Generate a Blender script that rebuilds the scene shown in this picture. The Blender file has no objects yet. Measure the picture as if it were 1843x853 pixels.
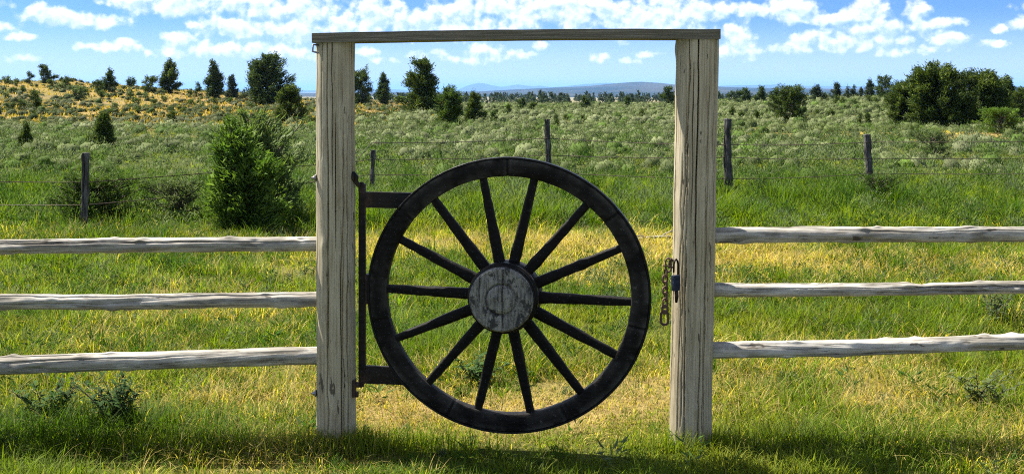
import bpy, math, random
import numpy as np
from mathutils import Vector

R = math.radians
scene = bpy.context.scene
COL = scene.collection

# ------------------------------------------------------------------ camera
F = 2000.0                     # focal length in photo pixels (photo 1843 x 853)
EYE = 1.78
HOR = 165.0
cam_d = bpy.data.cameras.new('camera')
cam_d.sensor_width = 36.0
cam_d.lens = 36.0 * F / 1843.0
cam_d.shift_y = -(426.5 - HOR) / 1843.0
cam_d.clip_start = 0.05
cam_d.clip_end = 200000.0
cam = bpy.data.objects.new('camera', cam_d)
cam.location = (0, 0, EYE)
cam.rotation_euler = (R(90), 0, 0)
COL.objects.link(cam)
scene.camera = cam

# ------------------------------------------------------------------ light
SUN_EL = R(57)
SUN_AZ = math.atan2(-0.86, 0.51)          # from +Y towards +X: the sun stands behind the gate, to the left
scene.view_settings.view_transform = 'Standard'
scene.view_settings.look = 'None'
scene.view_settings.gamma = 1.0
scene.view_settings.use_curve_mapping = False
scene.view_settings.exposure = 1.55
sd = bpy.data.lights.new('sun', 'SUN')
sd.energy = 5.0
sd.angle = R(0.53)
sd.color = (1.0, 0.945, 0.85)
sun = bpy.data.objects.new('sun', sd)
to_sun = Vector((math.sin(SUN_AZ) * math.cos(SUN_EL), math.cos(SUN_AZ) * math.cos(SUN_EL), math.sin(SUN_EL)))
sun.rotation_euler = (-to_sun).to_track_quat('-Z', 'Y').to_euler()
sun.location = (-20, 12, 30)
COL.objects.link(sun)

world = bpy.data.worlds.new('World')
scene.world = world
world.use_nodes = True
SKY_STRENGTH = 0.07


class NT:
    """small helper around a node tree"""
    def __init__(s, tree):
        s.t = tree
        s.n = tree.nodes
        s.l = tree.links

    def node(s, kind, **kw):
        nd = s.n.new(kind)
        for k, v in kw.items():
            setattr(nd, k, v)
        return nd

    def put(s, sock, v):
        if hasattr(v, 'is_linked'):
            s.l.new(v, sock)
        elif v is not None:
            if hasattr(sock.default_value, '__len__') and hasattr(v, '__len__') and len(sock.default_value) == 4 and len(v) == 3:
                v = (*v, 1.0)
            sock.default_value = v

    def math(s, op, a, b=None, c=None, clamp=False):
        nd = s.node('ShaderNodeMath', operation=op, use_clamp=clamp)
        for i, v in enumerate((a, b, c)):
            if v is not None:
                s.put(nd.inputs[i], v)
        return nd.outputs[0]

    def vec(s, op, a, b=None, scale=None):
        nd = s.node('ShaderNodeVectorMath', operation=op)
        s.put(nd.inputs[0], a)
        if b is not None:
            s.put(nd.inputs[1], b)
        if scale is not None:
            s.put(nd.inputs['Scale'], scale)
        return nd.outputs['Value'] if op in ('LENGTH', 'DOT_PRODUCT') else nd.outputs[0]

    def noise(s, v, scale, detail=4, rough=0.5, dist=0.0, color=False):
        nd = s.node('ShaderNodeTexNoise')
        s.put(nd.inputs['Vector'], v)
        s.put(nd.inputs['Scale'], scale)
        nd.inputs['Detail'].default_value = detail
        nd.inputs['Roughness'].default_value = rough
        nd.inputs['Distortion'].default_value = dist
        return nd.outputs['Color' if color else 'Fac']

    def ramp(s, v, lo, hi, a=0.0, b=1.0, smooth=True):
        nd = s.node('ShaderNodeMapRange', interpolation_type='SMOOTHSTEP' if smooth else 'LINEAR')
        s.put(nd.inputs['Value'], v)
        for k, x in (('From Min', lo), ('From Max', hi), ('To Min', a), ('To Max', b)):
            s.put(nd.inputs[k], x)
        return nd.outputs['Result']

    def mix(s, f, a, b, blend='MIX'):
        nd = s.node('ShaderNodeMix', data_type='RGBA', blend_type=blend)
        s.put(nd.inputs[0], f)
        s.put(nd.inputs[6], a)
        s.put(nd.inputs[7], b)
        return nd.outputs[2]

    def attr(s, name, out='Color'):
        nd = s.node('ShaderNodeAttribute', attribute_name=name)
        return nd.outputs[out]


# ---- sky: Nishita daylight with fair-weather cumulus, all by direction (at infinity)
W = NT(world.node_tree)
for nd in list(W.n):
    W.n.remove(nd)
CLOUDS = [  # centre x, y, half width, half height (in photo pixels = fixed angles), weight
    (135, 44, 80, 11, 1), (85, 36, 30, 14, 1), (180, 46, 40, 9, 1), (36, 74, 26, 7, .9), (200, 89, 55, 8, .8), (226, 83, 20, 7, .8),
    (40, 110, 34, 5, .6), (322, 78, 28, 15, .95), (336, 94, 60, 11, .9), (245, 10, 56, 13, 1), (320, 14, 90, 17, 1),
    (435, 8, 90, 16, 1), (395, 45, 52, 17, 1), (455, 50, 62, 18, 1), (530, 54, 52, 20, 1), (440, 90, 95, 13, .95),
    (525, 99, 60, 10, .95), (372, 97, 42, 10, .85), (560, 12, 66, 24, 1), (480, 22, 60, 18, 1), (680, 28, 66, 30, 1),
    (760, 40, 75, 24, 1), (632, 44, 44, 20, 1), (830, 28, 66, 30, 1), (905, 20, 85, 26, 1), (935, 47, 44, 10, .95),
    (1000, 10, 66, 22, 1), (1040, 34, 44, 18, .95), (1095, 22, 64, 26, 1), (1145, 34, 74, 26, 1), (1210, 22, 84, 30, 1),
    (1285, 18, 34, 14, 1), (870, 90, 34, 14, .8), (868, 106, 46, 8, .75), (770, 98, 40, 8, .75), (812, 105, 26, 6, .7),
    (932, 100, 34, 7, .7), (980, 82, 18, 7, .75), (1076, 105, 20, 7, .8), (1170, 98, 24, 6, .7), (1130, 110, 24, 5, .65),
    (650, 92, 34, 8, .65), (690, 108, 26, 5, .6), (1328, 62, 26, 24, .95), (1322, 92, 50, 12, .85), (1340, 20, 34, 10, 1), (1372, 25, 20, 6, 1),
    (1425, 18, 46, 20, 1), (1440, 38, 30, 9, .9), (1562, 28, 38, 19, 1), (1500, 40, 40, 8, .95), (1652, 38, 24, 21, 1),
    (1580, 54, 64, 12, 1), (1690, 48, 38, 8, .95), (1480, 74, 62, 15, .9), (1425, 88, 44, 9, .85), (1535, 86, 56, 11, .85),
    (1592, 74, 44, 12, .85), (1602, 97, 46, 7, .8), (1702, 75, 38, 11, .95), (1780, 86, 28, 6, .9), (1690, 92, 44, 7, .7),
    (1842, 55, 22, 8, .9), (1800, 62, 12, 6, .8),
    (-60, 60, 60, 12, 1), (-150, 20, 110, 20, 1), (1930, 30, 70, 20, 1), (2040, 80, 80, 14, 1),
    (300, -60, 240, 34, 1), (900, -70, 330, 44, 1), (1500, -80, 200, 30, 1), (-300, 90, 80, 14, 1), (2250, 40, 90, 18, 1)]
grp = bpy.data.node_groups.new('cloud_field', 'ShaderNodeTree')
grp.interface.new_socket('P', in_out='INPUT', socket_type='NodeSocketVector')
grp.interface.new_socket('D', in_out='OUTPUT', socket_type='NodeSocketFloat')
G = NT(grp)
gin = G.node('NodeGroupInput')
gout = G.node('NodeGroupOutput')
P0 = gin.outputs[0]
warp = G.vec('SCALE', G.vec('SUBTRACT', G.noise(P0, 5.0, 3, 0.6, color=True), (.5, .5, .5)), scale=0.11)
PW = G.vec('ADD', P0, warp)
acc = None
for cx, cy, rx, ry, wt in CLOUDS:
    U = math.atan((cx - 921.5) / F) * 20.0
    V = (HOR - cy) / F * 20.0 - ry / 100 * .15
    q = G.vec('MULTIPLY', G.vec('SUBTRACT', PW, (U, V, 0)), (100 / (rx * 1.05), 100 / (ry * 1.35), 0))
    m = G.math('MULTIPLY_ADD', G.vec('DOT_PRODUCT', q, q), -0.62 * wt, wt)
    acc = m if acc is None else G.math('SMOOTH_MAX', acc, m, 0.18)
fine = G.noise(P0, 3.4, 9, 0.6)


def puffs(scale):
    nd = G.node('ShaderNodeTexVoronoi', voronoi_dimensions='2D', feature='SMOOTH_F1')
    G.put(nd.inputs['Vector'], PW)
    nd.inputs['Scale'].default_value = scale
    nd.inputs['Smoothness'].default_value = 0.35
    return nd.outputs['Distance']


bil = G.math('ADD', G.math('MULTIPLY', puffs(3.2), -0.7), G.math('MULTIPLY', puffs(7.5), -0.35))
D = G.math('ADD', G.math('MAXIMUM', acc, -1.0), G.math('ADD', G.math('MULTIPLY', G.math('SUBTRACT', fine, 0.52), 2.0), G.math('ADD', bil, 0.40)))
G.l.new(D, gout.inputs[0])

tc = W.node('ShaderNodeTexCoord').outputs['Generated']
sep = W.node('ShaderNodeSeparateXYZ')
W.put(sep.inputs[0], tc)
dx, dy, dz = sep.outputs
az = W.math('ARCTAN2', dx, dy)
hyp = W.math('MAXIMUM', W.math('SQRT', W.math('ADD', W.math('MULTIPLY', dx, dx), W.math('MULTIPLY', dy, dy))), 0.02)
tel = W.math('DIVIDE', dz, hyp)
cmb = W.node('ShaderNodeCombineXYZ')
W.put(cmb.inputs[0], W.math('MULTIPLY', az, 20.0))
W.put(cmb.inputs[1], W.math('MULTIPLY', tel, 20.0))
P = cmb.outputs[0]


def field(v):
    g = W.node('ShaderNodeGroup', node_tree=grp)
    W.put(g.inputs[0], v)
    return g.outputs[0]


d0 = field(P)
d1 = field(W.vec('ADD', P, (-0.05, 0.10, 0)))
alpha = W.ramp(d0, 0.02, 0.95)
lit = W.math('MULTIPLY_ADD', W.math('SUBTRACT', d0, d1), 1.25, 0.53, clamp=True)
thick = W.ramp(W.math('ADD', d0, W.math('MULTIPLY', W.noise(P, 1.6, 4, .6), 1.2)), 1.15, 2.1, 0.0, 0.65)
lit = W.math('SUBTRACT', lit, thick, clamp=True)
cloud_col = W.mix(lit, (3.3, 4.4, 6.0), (7.6, 7.6, 7.6))
sky = W.node('ShaderNodeTexSky', sky_type='NISHITA')
sky.sun_disc = False
sky.sun_elevation = SUN_EL
sky.sun_rotation = SUN_AZ
sky.altitude = 1300
sky.air_density = 1.0
sky.dust_density = 0.35
sky.ozone_density = 2.2
lift = W.node('ShaderNodeCombineXYZ')
W.put(lift.inputs[0], dx)
W.put(lift.inputs[1], dy)
W.put(lift.inputs[2], W.math('MULTIPLY_ADD', W.math('MAXIMUM', dz, 0.0), 2.2, 0.05))
W.put(sky.inputs['Vector'], W.vec('NORMALIZE', lift.outputs[0]))
low = W.ramp(dz, 0.0, 0.35, 1.0, 0.0)
blue = W.mix(low, sky.outputs[0], W.mix(W.ramp(dz, .0, .075, .85, 0.0), W.mix(1.0, sky.outputs[0], (0.37, 0.59, 0.94), 'MULTIPLY'), (4.2, 4.9, 5.5)))
allsky = W.mix(W.math('MULTIPLY', alpha, 0.96), blue, cloud_col)
bg = W.node('ShaderNodeBackground')          # low sky with its clouds
W.put(bg.inputs[0], allsky)
bg.inputs[1].default_value = SKY_STRENGTH
bg2 = W.node('ShaderNodeBackground')         # higher sky, with unseen white clouds added to brighten and neutralise the fill
plane = W.vec('SCALE', tc, scale=W.math('DIVIDE', 1.0, W.math('MAXIMUM', dz, .08)))
over = W.ramp(W.noise(plane, 1.3, 6, .6), .47, .60)
W.put(bg2.inputs[0], W.mix(W.math('MULTIPLY', over, W.ramp(dz, .16, .26)), blue, (7.4, 7.3, 7.1)))
bg2.inputs[1].default_value = SKY_STRENGTH
wm = W.node('ShaderNodeMixShader')
W.put(wm.inputs[0], W.math('LESS_THAN', W.math('ABSOLUTE', W.math('SUBTRACT', tel, .1)), 0.11))
W.l.new(bg2.outputs[0], wm.inputs[1])
W.l.new(bg.outputs[0], wm.inputs[2])
wo = W.node('ShaderNodeOutputWorld')
W.l.new(wm.outputs[0], wo.inputs[0])
world.cycles.sampling_method = 'MANUAL'
world.cycles.sample_map_resolution = 256

scene.cycles.use_denoising = False
scene.cycles.pixel_filter_type = 'BLACKMAN_HARRIS'
scene.cycles.filter_width = 1.1
scene.cycles.max_bounces = 8
scene.cycles.transparent_max_bounces = 8
scene.cycles.volume_bounces = 1
scene.cycles.sample_clamp_indirect = 8.0

# ------------------------------------------------------------------ helpers
rng = np.random.default_rng(7)


def tag(o, label=None, cat=None, group=None, kind=None):
    if label: o['label'] = label
    if cat: o['category'] = cat
    if group: o['group'] = group
    if kind: o['kind'] = kind
    return o


def empty(name, loc=(0, 0, 0), rz=0.0):
    o = bpy.data.objects.new(name, None)
    o.location = loc
    o.rotation_euler = (0, 0, rz)
    o.empty_display_size = 0.1
    COL.objects.link(o)
    return o


class MB:
    """collects vertices / polygons (numpy) and links them as ONE mesh object"""
    def __init__(s):
        s.v, s.f, s.a, s.n = [], {}, {}, 0

    def add(s, v, faces, **attrs):
        v = np.asarray(v, float).reshape(-1, 3)
        if not isinstance(faces, (list, tuple)):
            faces = [faces]
        for f in faces:
            f = np.asarray(f, np.int64)
            if f.size:
                s.f.setdefault(f.shape[1], []).append(f + s.n)
        for k, x in attrs.items():
            x = np.asarray(x, float)
            if x.ndim == 1:
                x = np.tile(x, (len(v), 1))
            s.a.setdefault(k, []).append(x)
        s.v.append(v)
        s.n += len(v)
        return s

    def build(s, name, mat, parent=None, smooth=True):
        me = bpy.data.meshes.new(name)
        v = np.concatenate(s.v)
        me.vertices.add(len(v))
        me.vertices.foreach_set('co', v.astype(np.float32).ravel())
        loops, sizes = [], []
        for k, fs in s.f.items():
            f = np.concatenate(fs)
            loops.append(f.ravel())
            sizes.append(np.full(len(f), k))
        loops = np.concatenate(loops).astype(np.int32)
        sizes = np.concatenate(sizes)
        starts = np.concatenate([[0], np.cumsum(sizes)[:-1]]).astype(np.int32)
        me.loops.add(len(loops))
        me.loops.foreach_set('vertex_index', loops)
        me.polygons.add(len(sizes))
        me.polygons.foreach_set('loop_start', starts)
        me.polygons.foreach_set('use_smooth', np.full(len(sizes), bool(smooth)))
        for k, xs in s.a.items():
            x = np.concatenate(xs)
            if k == 'tint':
                at = me.attributes.new(k, 'FLOAT_COLOR', 'POINT')
                x = np.concatenate([x[:, :3], np.ones((len(x), 1))], 1)
                at.data.foreach_set('color', x.astype(np.float32).ravel())
            else:
                at = me.attributes.new(k, 'FLOAT_VECTOR', 'POINT')
                at.data.foreach_set('vector', x.astype(np.float32).ravel())
        me.update(calc_edges=True)
        me.materials.append(mat)
        o = bpy.data.objects.new(name, me)
        COL.objects.link(o)
        if parent is not None:
            o.parent = parent
        return o


def grid_faces(nu, nv, wrap_u=False):
    """vertices ordered [v][u]"""
    u = np.arange(nu if wrap_u else nu - 1)
    v = np.arange(nv - 1)
    U, Vv = np.meshgrid(u, v)
    U, Vv = U.ravel(), Vv.ravel()
    U2 = (U + 1) % nu
    return np.stack([Vv * nu + U, Vv * nu + U2, (Vv + 1) * nu + U2, (Vv + 1) * nu + U], 1)


def vnoise(x, y, scale, seed=0):
    """2-D value noise in 0..1"""
    x = np.asarray(x, float) / scale + seed * 17.31
    y = np.asarray(y, float) / scale - seed * 9.77
    xi, yi = np.floor(x).astype(np.int64), np.floor(y).astype(np.int64)
    fx, fy = x - xi, y - yi
    fx = fx * fx * (3 - 2 * fx)
    fy = fy * fy * (3 - 2 * fy)

    def h(a, b):
        n = (a * 374761393 + b * 668265263 + seed * 974634777) & 0xffffffff
        n = ((n ^ (n >> 13)) * 1274126177) & 0xffffffff
        return ((n ^ (n >> 16)) & 0xffff) / 65535.0
    return (h(xi, yi) * (1 - fx) + h(xi + 1, yi) * fx) * (1 - fy) + (h(xi, yi + 1) * (1 - fx) + h(xi + 1, yi + 1) * fx) * fy


def fbm(x, y, scale, seed=0, octaves=4):
    t, a, w = 0, 0, 1.0
    for i in range(octaves):
        t = t + w * vnoise(x, y, scale / 2 ** i, seed + i * 3)
        a += w
        w *= 0.5
    return t / a


def sst(a, b, x):
    t = np.clip((np.asarray(x, float) - a) / (b - a), 0, 1)
    return t * t * (3 - 2 * t)


# ------------------------------------------------------------------ terrain
HILL_X = np.array([-400, -120, -75, -60, -53, -48, -39, -32, -24.5, -17.5, -11, -6, 0, 900])
HILL_Z = np.array([3.6, 3.4, 2.9, 2.75, 2.8, 2.05, 1.7, 1.06, .6, .42, .12, 0, 0, 0])


def height(x, y):
    x = np.asarray(x, float)
    y = np.asarray(y, float)
    z = np.interp(x, HILL_X, HILL_Z) * sst(44, 122, y) * (1 - sst(142, 260, y))
    z = z + 0.9 * sst(14, 36, x) * sst(45, 100, y) * (1 - sst(105, 220, y))
    z = z - 3.2 * sst(112, 380, y) - 17 * sst(380, 3000, y)
    amp = 0.035 + 0.16 * sst(18, 60, y) + 0.5 * sst(90, 160, y) * (x < -5) * 0.4
    z = z + amp * (fbm(x, y, 2.6, 3, 3) - 0.5) * 2 * sst(4.5, 9, y) * (1 - sst(400, 900, y))
    z = z + 0.9 * (fbm(x, y, 26, 11, 2) - 0.5) * sst(60, 130, y) * (x < 0) * sst(0, -12, x)
    return z


def P(px, py, Y):
    return np.array([(px - 921.5) / F * Y, Y, EYE - (py - HOR) / F * Y])


def hit(px, py, y0=4.0, y1=700.0):
    """where the line of sight through a photo point meets the ground (used to plant things on the ground)"""
    Y = np.geomspace(y0, y1, 5000)
    X = (px - 921.5) / F * Y
    Z = EYE - (py - HOR) / F * Y
    below = np.nonzero(Z <= height(X, Y))[0]
    i = below[0] if len(below) else len(Y) - 1
    return float(X[i]), float(Y[i])


PATCH = {}


def patch(x, y, px, py, rx, ry):
    if (px, py) not in PATCH:
        Y = EYE * F / (py - HOR)
        PATCH[px, py] = hit(px, py) if py < 300 else ((px - 921.5) / F * Y, Y)
    X, Y = PATCH[px, py]
    return np.exp(-((x - X) / rx) ** 2 - ((y - Y) / ry) ** 2)


def dryness(x, y):
    """0 lush .. 1 straw-dry, a property of the pasture"""
    n = fbm(x, y, 1.7, 21, 3)
    d = 0.50 * sst(.48, .76, n)
    d = d + .95 * patch(x, y, 900, 745, .95, .42) + .85 * patch(x, y, 1040, 440, 2.0, 1.3) + .8 * patch(x, y, 1560, 478, 2.6, 1.3)
    d = d + .6 * patch(x, y, 640, 450, 1.4, 1.2) + .7 * patch(x, y, 1180, 690, .8, .6) + .8 * patch(x, y, 500, 825, .3, .14)
    d = d + .5 * patch(x, y, 1400, 640, 1.0, .5) + .45 * patch(x, y, 350, 720, .8, .4)
    yw = y + 5.0 * (fbm(x, y, 1.5, 27, 3) - .5) + 1.5 * (fbm(x, y, 5, 28, 2) - .5)
    lush = sst(12.6, 16.4, yw) * (1 - sst(30, 46, y))
    d = d * (1 - 0.8 * lush) - .5 * patch(x, y, 800, 600, .6, .8)
    hill = sst(42, 60, y) * sst(-1, -7, x)
    d = np.maximum(d, hill * sst(.25, .5, fbm(x, y, 9, 5, 3)))
    d = d + 0.9 * patch(x, y, 1480, 243, 5, 2.5) + patch(x, y, 1640, 246, 4, 3) + patch(x, y, 1800, 247, 5, 3.5)
    return np.clip(d, 0, 1)


def bareness(x, y):
    b = .9 * patch(x, y, 900, 750, .75, .3) + .8 * patch(x, y, 505, 822, .13, .05) + .6 * patch(x, y, 1150, 700, .4, .3) + .5 * patch(x, y, 1000, 432, 1.2, .4)
    hill = sst(50, 80, y) * sst(-3, -12, x)
    return np.clip(b + hill * .8 * sst(.55, .75, fbm(x, y, 5, 8, 3)), 0, 1)


# ------------------------------------------------------------------ materials
def new_mat(name):
    m = bpy.data.materials.new(name)
    m.use_nodes = True
    t = NT(m.node_tree)
    for nd in list(t.n):
        t.n.remove(nd)
    b = t.node('ShaderNodeBsdfPrincipled')
    o = t.node('ShaderNodeOutputMaterial')
    t.l.new(b.outputs[0], o.inputs[0])
    return m, t, b, o


def bump(t, b, h, strength=0.5, dist=0.01):
    bp = t.node('ShaderNodeBump')
    bp.inputs['Strength'].default_value = strength
    bp.inputs['Distance'].default_value = dist
    t.put(bp.inputs['Height'], h)
    t.l.new(bp.outputs[0], b.inputs['Normal'])


def foliage_mat(name, trans=0.4, rough=0.6, sat=(1.25, 1.35, .7)):
    m, t, b, o = new_mat(name)
    c = t.attr('tint')
    t.put(b.inputs['Base Color'], c)
    b.inputs['Roughness'].default_value = rough
    b.inputs['Specular IOR Level'].default_value = 0.12
    tr = t.node('ShaderNodeBsdfTranslucent')
    t.put(tr.inputs[0], t.mix(1.0, c, sat, 'MULTIPLY'))
    mx = t.node('ShaderNodeMixShader')
    mx.inputs[0].default_value = trans
    t.l.new(b.outputs[0], mx.inputs[1])
    t.l.new(tr.outputs[0], mx.inputs[2])
    t.l.new(mx.outputs[0], o.inputs[0])
    return m


M = {}
M['grass'] = foliage_mat('grass_blades', 0.45, 0.65, (1.3, 1.4, .3))
M['sage'] = foliage_mat('sage_leaves', 0.3, 0.8, (1.1, 1.15, .8))
M['needles'] = foliage_mat('juniper_needles', 0.35, 0.65, (1.2, 1.3, .6))
M['leaves'] = foliage_mat('weed_leaves', 0.42, 0.75)


def wood_mat(name, c_dark, c_mid, c_light, streak=(70, 70, 2.2), wear=0.5, knots=0.0, bstr=0.6):
    m, t, b, o = new_mat(name)
    g = t.attr('grain', 'Vector')
    v = t.vec('MULTIPLY', g, streak)
    n1 = t.noise(v, 1.0, 6, 0.6, 0.3)
    n2 = t.noise(t.vec('MULTIPLY', g, tuple(x * 3.1 for x in streak)), 1.0, 3, 0.6)
    n3 = t.noise(t.vec('MULTIPLY', g, (11, 11, 3.5)), 1.0, 5, .65)
    c = t.mix(t.ramp(n1, .32, .66), c_dark, c_mid)
    c = t.mix(t.ramp(n3, .42, .72, 0, wear), c, c_light)
    line = t.ramp(n2, .30, .36, 1.0, 0.0)
    c = t.mix(t.math('MULTIPLY', line, .75), c, tuple(x * .35 for x in c_dark))
    if knots:
        sp = t.noise(t.vec('MULTIPLY', g, (24, 24, 6)), 1.0, 3, 0.6)
        c = t.mix(t.ramp(sp, .655, .70, 0, knots), c, (.035, .028, .02))
    t.put(b.inputs['Base Color'], c)
    b.inputs['Roughness'].default_value = 0.85
    b.inputs['Specular IOR Level'].default_value = 0.2
    h = t.math('SUBTRACT', t.math('ADD', n1, t.math('MULTIPLY', n3, .5)), t.math('MULTIPLY', line, .5))
    bump(t, b, h, bstr, 0.006)
    return m


M['post'] = wood_mat('weathered_post_wood', (.26, .215, .135), (.43, .37, .25), (.53, .475, .345), (95, 95, 2.4), .55, .8)
M['beam'] = wood_mat('weathered_beam_wood', (.085, .075, .05), (.165, .148, .105), (.30, .27, .205), (50, 70, 2.6), .85, .7)
M['rail'] = wood_mat('peeled_rail_wood', (.13, .115, .09), (.37, .34, .285), (.64, .61, .55), (46, 46, 2.4), .7, .8, .8)
M['old_post'] = wood_mat('charred_old_post_wood', (.02, .018, .016), (.065, .06, .055), (.25, .24, .225), (40, 40, 5), .5, .5, 1.0)
M['bark'] = wood_mat('tree_bark', (.05, .04, .03), (.12, .095, .075), (.2, .17, .14), (20, 20, 3), .4, 0)
M['hub'] = None


def paint_mat(name, base, rough, scuff=0.4, scuff_col=(.20, .185, .16)):
    m, t, b, o = new_mat(name)
    tco = t.node('ShaderNodeTexCoord').outputs['Object']
    n1 = t.noise(tco, 38, 5, .65)
    n2 = t.noise(tco, 7, 4, .6)
    n3 = t.noise(t.vec('MULTIPLY', tco, (14, 14, 60)), 1.0, 4, .6)
    wearm = t.math('MULTIPLY', t.ramp(n1, .60, .70), t.ramp(n2, .45, .68))
    c = t.mix(t.ramp(n3, .3, .75), base, tuple(x * 1.8 + .002 for x in base))
    pt = t.node('ShaderNodeNewGeometry').outputs['Pointiness']
    edge = t.math('MULTIPLY', t.ramp(pt, .515, .58), t.ramp(n2, .40, .62))
    c = t.mix(t.math('MULTIPLY', edge, scuff * 1.2, clamp=True), c, scuff_col)
    c = t.mix(t.math('MULTIPLY', wearm, scuff), c, scuff_col)
    t.put(b.inputs['Base Color'], c)
    t.put(b.inputs['Roughness'], t.ramp(n2, .3, .7, rough - .1, rough + .15))
    b.inputs['Specular IOR Level'].default_value = 0.10
    bump(t, b, t.math('ADD', n3, n1), .6, .006)
    return m


M['black'] = paint_mat('worn_black_paint', (.004, .0034, .0028), .6, .35)
M['iron'] = paint_mat('black_iron', (.006, .006, .006), .45, .3, (.16, .10, .07))
M['steel'] = paint_mat('grey_bolt_steel', (.25, .25, .26), .4, .5, (.1, .07, .05))
M['steel_dark'] = paint_mat('worn_grey_iron', (.05, .05, .05), .6, .6, (.2, .2, .19))
M['rust'] = paint_mat('rusty_chain_iron', (.075, .048, .034), .65, .5, (.20, .12, .08))
M['lock'] = paint_mat('dark_blue_lock_body', (.012, .016, .03), .4, .3, (.12, .13, .15))
M['steel'].node_tree.nodes['Principled BSDF'].inputs['Metallic'].default_value = .8
M['wire'] = paint_mat('old_fence_wire', (.035, .03, .026), .6, .3, (.2, .12, .08))


def hub_mat():
    m, t, b, o = new_mat('weathered_hub_wood')
    tco = t.node('ShaderNodeTexCoord').outputs['Object']
    n1 = t.noise(t.vec('MULTIPLY', tco, (70, 70, 9)), 1.0, 6, .65, .3)
    n2 = t.noise(t.vec('MULTIPLY', tco, (17, 17, 12)), 1.0, 7, .7)
    n3 = t.noise(tco, 120, 5, .75)
    c = t.mix(t.ramp(n1, .34, .64), (.045, .042, .036), (.20, .19, .165))
    c = t.mix(t.ramp(n3, .48, .66, 0, .55), c, (.33, .32, .285))
    c = t.mix(t.ramp(n2, .53, .57, 0, .92), c, (.012, .012, .012))
    t.put(b.inputs['Base Color'], c)
    b.inputs['Roughness'].default_value = .7
    bump(t, b, t.math('ADD', n1, t.math('MULTIPLY', n2, -.7)), .8, .006)
    return m


M['hub'] = hub_mat()


def ground_mat():
    m, t, b, o = new_mat('pasture_ground')
    geo = t.node('ShaderNodeNewGeometry').outputs['Position']
    a = t.node('ShaderNodeSeparateXYZ')
    t.put(a.inputs[0], t.attr('cover', 'Vector'))
    dry, bare, far = a.outputs
    n1 = t.noise(geo, 1.6, 8, .65)
    n2 = t.noise(geo, 14, 6, .7)
    n3 = t.noise(geo, .03, 8, .65)
    green = t.mix(t.ramp(n2, .3, .7), (.022, .035, .006), (.07, .085, .015))
    straw = t.mix(t.ramp(n2, .3, .7), (.15, .105, .028), (.28, .20, .065))
    c = t.mix(dry, green, straw)
    soil = t.mix(t.ramp(n2, .35, .7), (.16, .108, .046), (.28, .195, .095))
    c = t.mix(t.math('MULTIPLY', bare, t.ramp(n1, .3, .55)), c, soil)
    plain = t.mix(t.ramp(n3, .35, .62), (.085, .10, .055), (.27, .22, .13))
    c = t.mix(far, c, plain)
    t.put(b.inputs['Base Color'], c)
    b.inputs['Roughness'].default_value = .95
    b.inputs['Specular IOR Level'].default_value = .1
    bump(t, b, t.math('ADD', n1, n2), .6, .03)
    return m


M['ground'] = ground_mat()


def range_mat(name, c1, c2, scale):
    m, t, b, o = new_mat(name)
    geo = t.node('ShaderNodeNewGeometry').outputs['Position']
    n = t.noise(t.vec('MULTIPLY', geo, (1, .35, 3)), scale, 8, .65)
    t.put(b.inputs['Base Color'], t.mix(t.ramp(n, .38, .62), c1, c2))
    b.inputs['Roughness'].default_value = 1.0
    b.inputs['Specular IOR Level'].default_value = 0
    return m


M['bench'] = range_mat('far_sage_slopes', (.016, .026, .030), (.050, .050, .046), .0016)
M['mount'] = range_mat('far_forest_slopes', (.025, .04, .04), (.05, .06, .05), .0006)

# ------------------------------------------------------------------ the ground sheet and far hills
rows = np.concatenate([np.linspace(-12, 4.4, 14), np.geomspace(4.5, 420, 620), np.geomspace(440, 60000, 70)])
tcol = np.linspace(-1, 1, 420)
Wd = np.maximum(16.0, np.abs(rows) * .78 + 5)
GX = Wd[:, None] * tcol[None, :]
GY = np.repeat(rows[:, None], len(tcol), 1)
GZ = height(GX, GY)
cov = np.stack([dryness(GX, GY).ravel(), bareness(GX, GY).ravel(), sst(170, 420, GY).ravel()], 1)
g = MB()
g.add(np.stack([GX.ravel(), GY.ravel(), GZ.ravel()], 1), grid_faces(len(tcol), len(rows)), cover=cov)
tag(g.build('ground', M['ground']), kind='structure')


def far_range(name, mat, table, Yc, depth, base, seed, rough):
    tx = np.array([a for a, _ in table], float)
    ty = np.array([a for _, a in table], float)
    px = np.linspace(-700, 2550, 700)
    crest = EYE + (HOR - np.interp(px, tx, ty)) / F * Yc
    Xc = (px - 921.5) / F * Yc
    v = np.linspace(-1, 1, 40)
    pts = []
    for k in v:
        s = (1 - abs(k)) ** (1.25 if k < 0 else .8)
        y = Yc + k * depth
        wob = (fbm(Xc, np.full_like(Xc, y), Yc * .03, seed, 4) - .5) * rough * (0.15 + math.sin(math.pi * s) * .9)
        pts.append(np.stack([Xc, np.full_like(Xc, y), base + (crest - base) * s + wob], 1))
    b = MB()
    b.add(np.concatenate(pts), grid_faces(len(px), len(v)))
    return tag(b.build(name, mat), kind='structure')


far_range('hills', M['bench'], [(-700, 163), (300, 166), (560, 168), (700, 166.5), (861, 165), (930, 161), (1005, 157.5), (1060, 155), (1095, 151.5), (1120, 149),
                                (1150, 147), (1185, 149.5), (1215, 153), (1290, 156), (1350, 158), (1490, 160), (1843, 162), (2550, 164)],
          8200, 4600, -24, 31, 9)
far_range('mountains', M['mount'], [(-700, 158), (300, 161), (560, 163), (640, 161.5), (702, 161), (760, 163), (795, 163), (826, 161), (840, 155), (852, 151), (863, 149), (872, 150.5),
                                    (885, 153.5), (903, 157), (918, 154.5), (932, 152), (945, 154), (960, 155.5), (972, 154), (991, 157), (1016, 155.5), (1051, 151.5), (1080, 150),
                                    (1101, 149), (1118, 152.5), (1160, 157), (1292, 155), (1327, 153.7), (1377, 153), (1401, 152), (1436, 154.8), (1489, 155), (1560, 155.5), (1843, 156), (2550, 155)],
          25000, 4500, -24, 41, 22)

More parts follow.
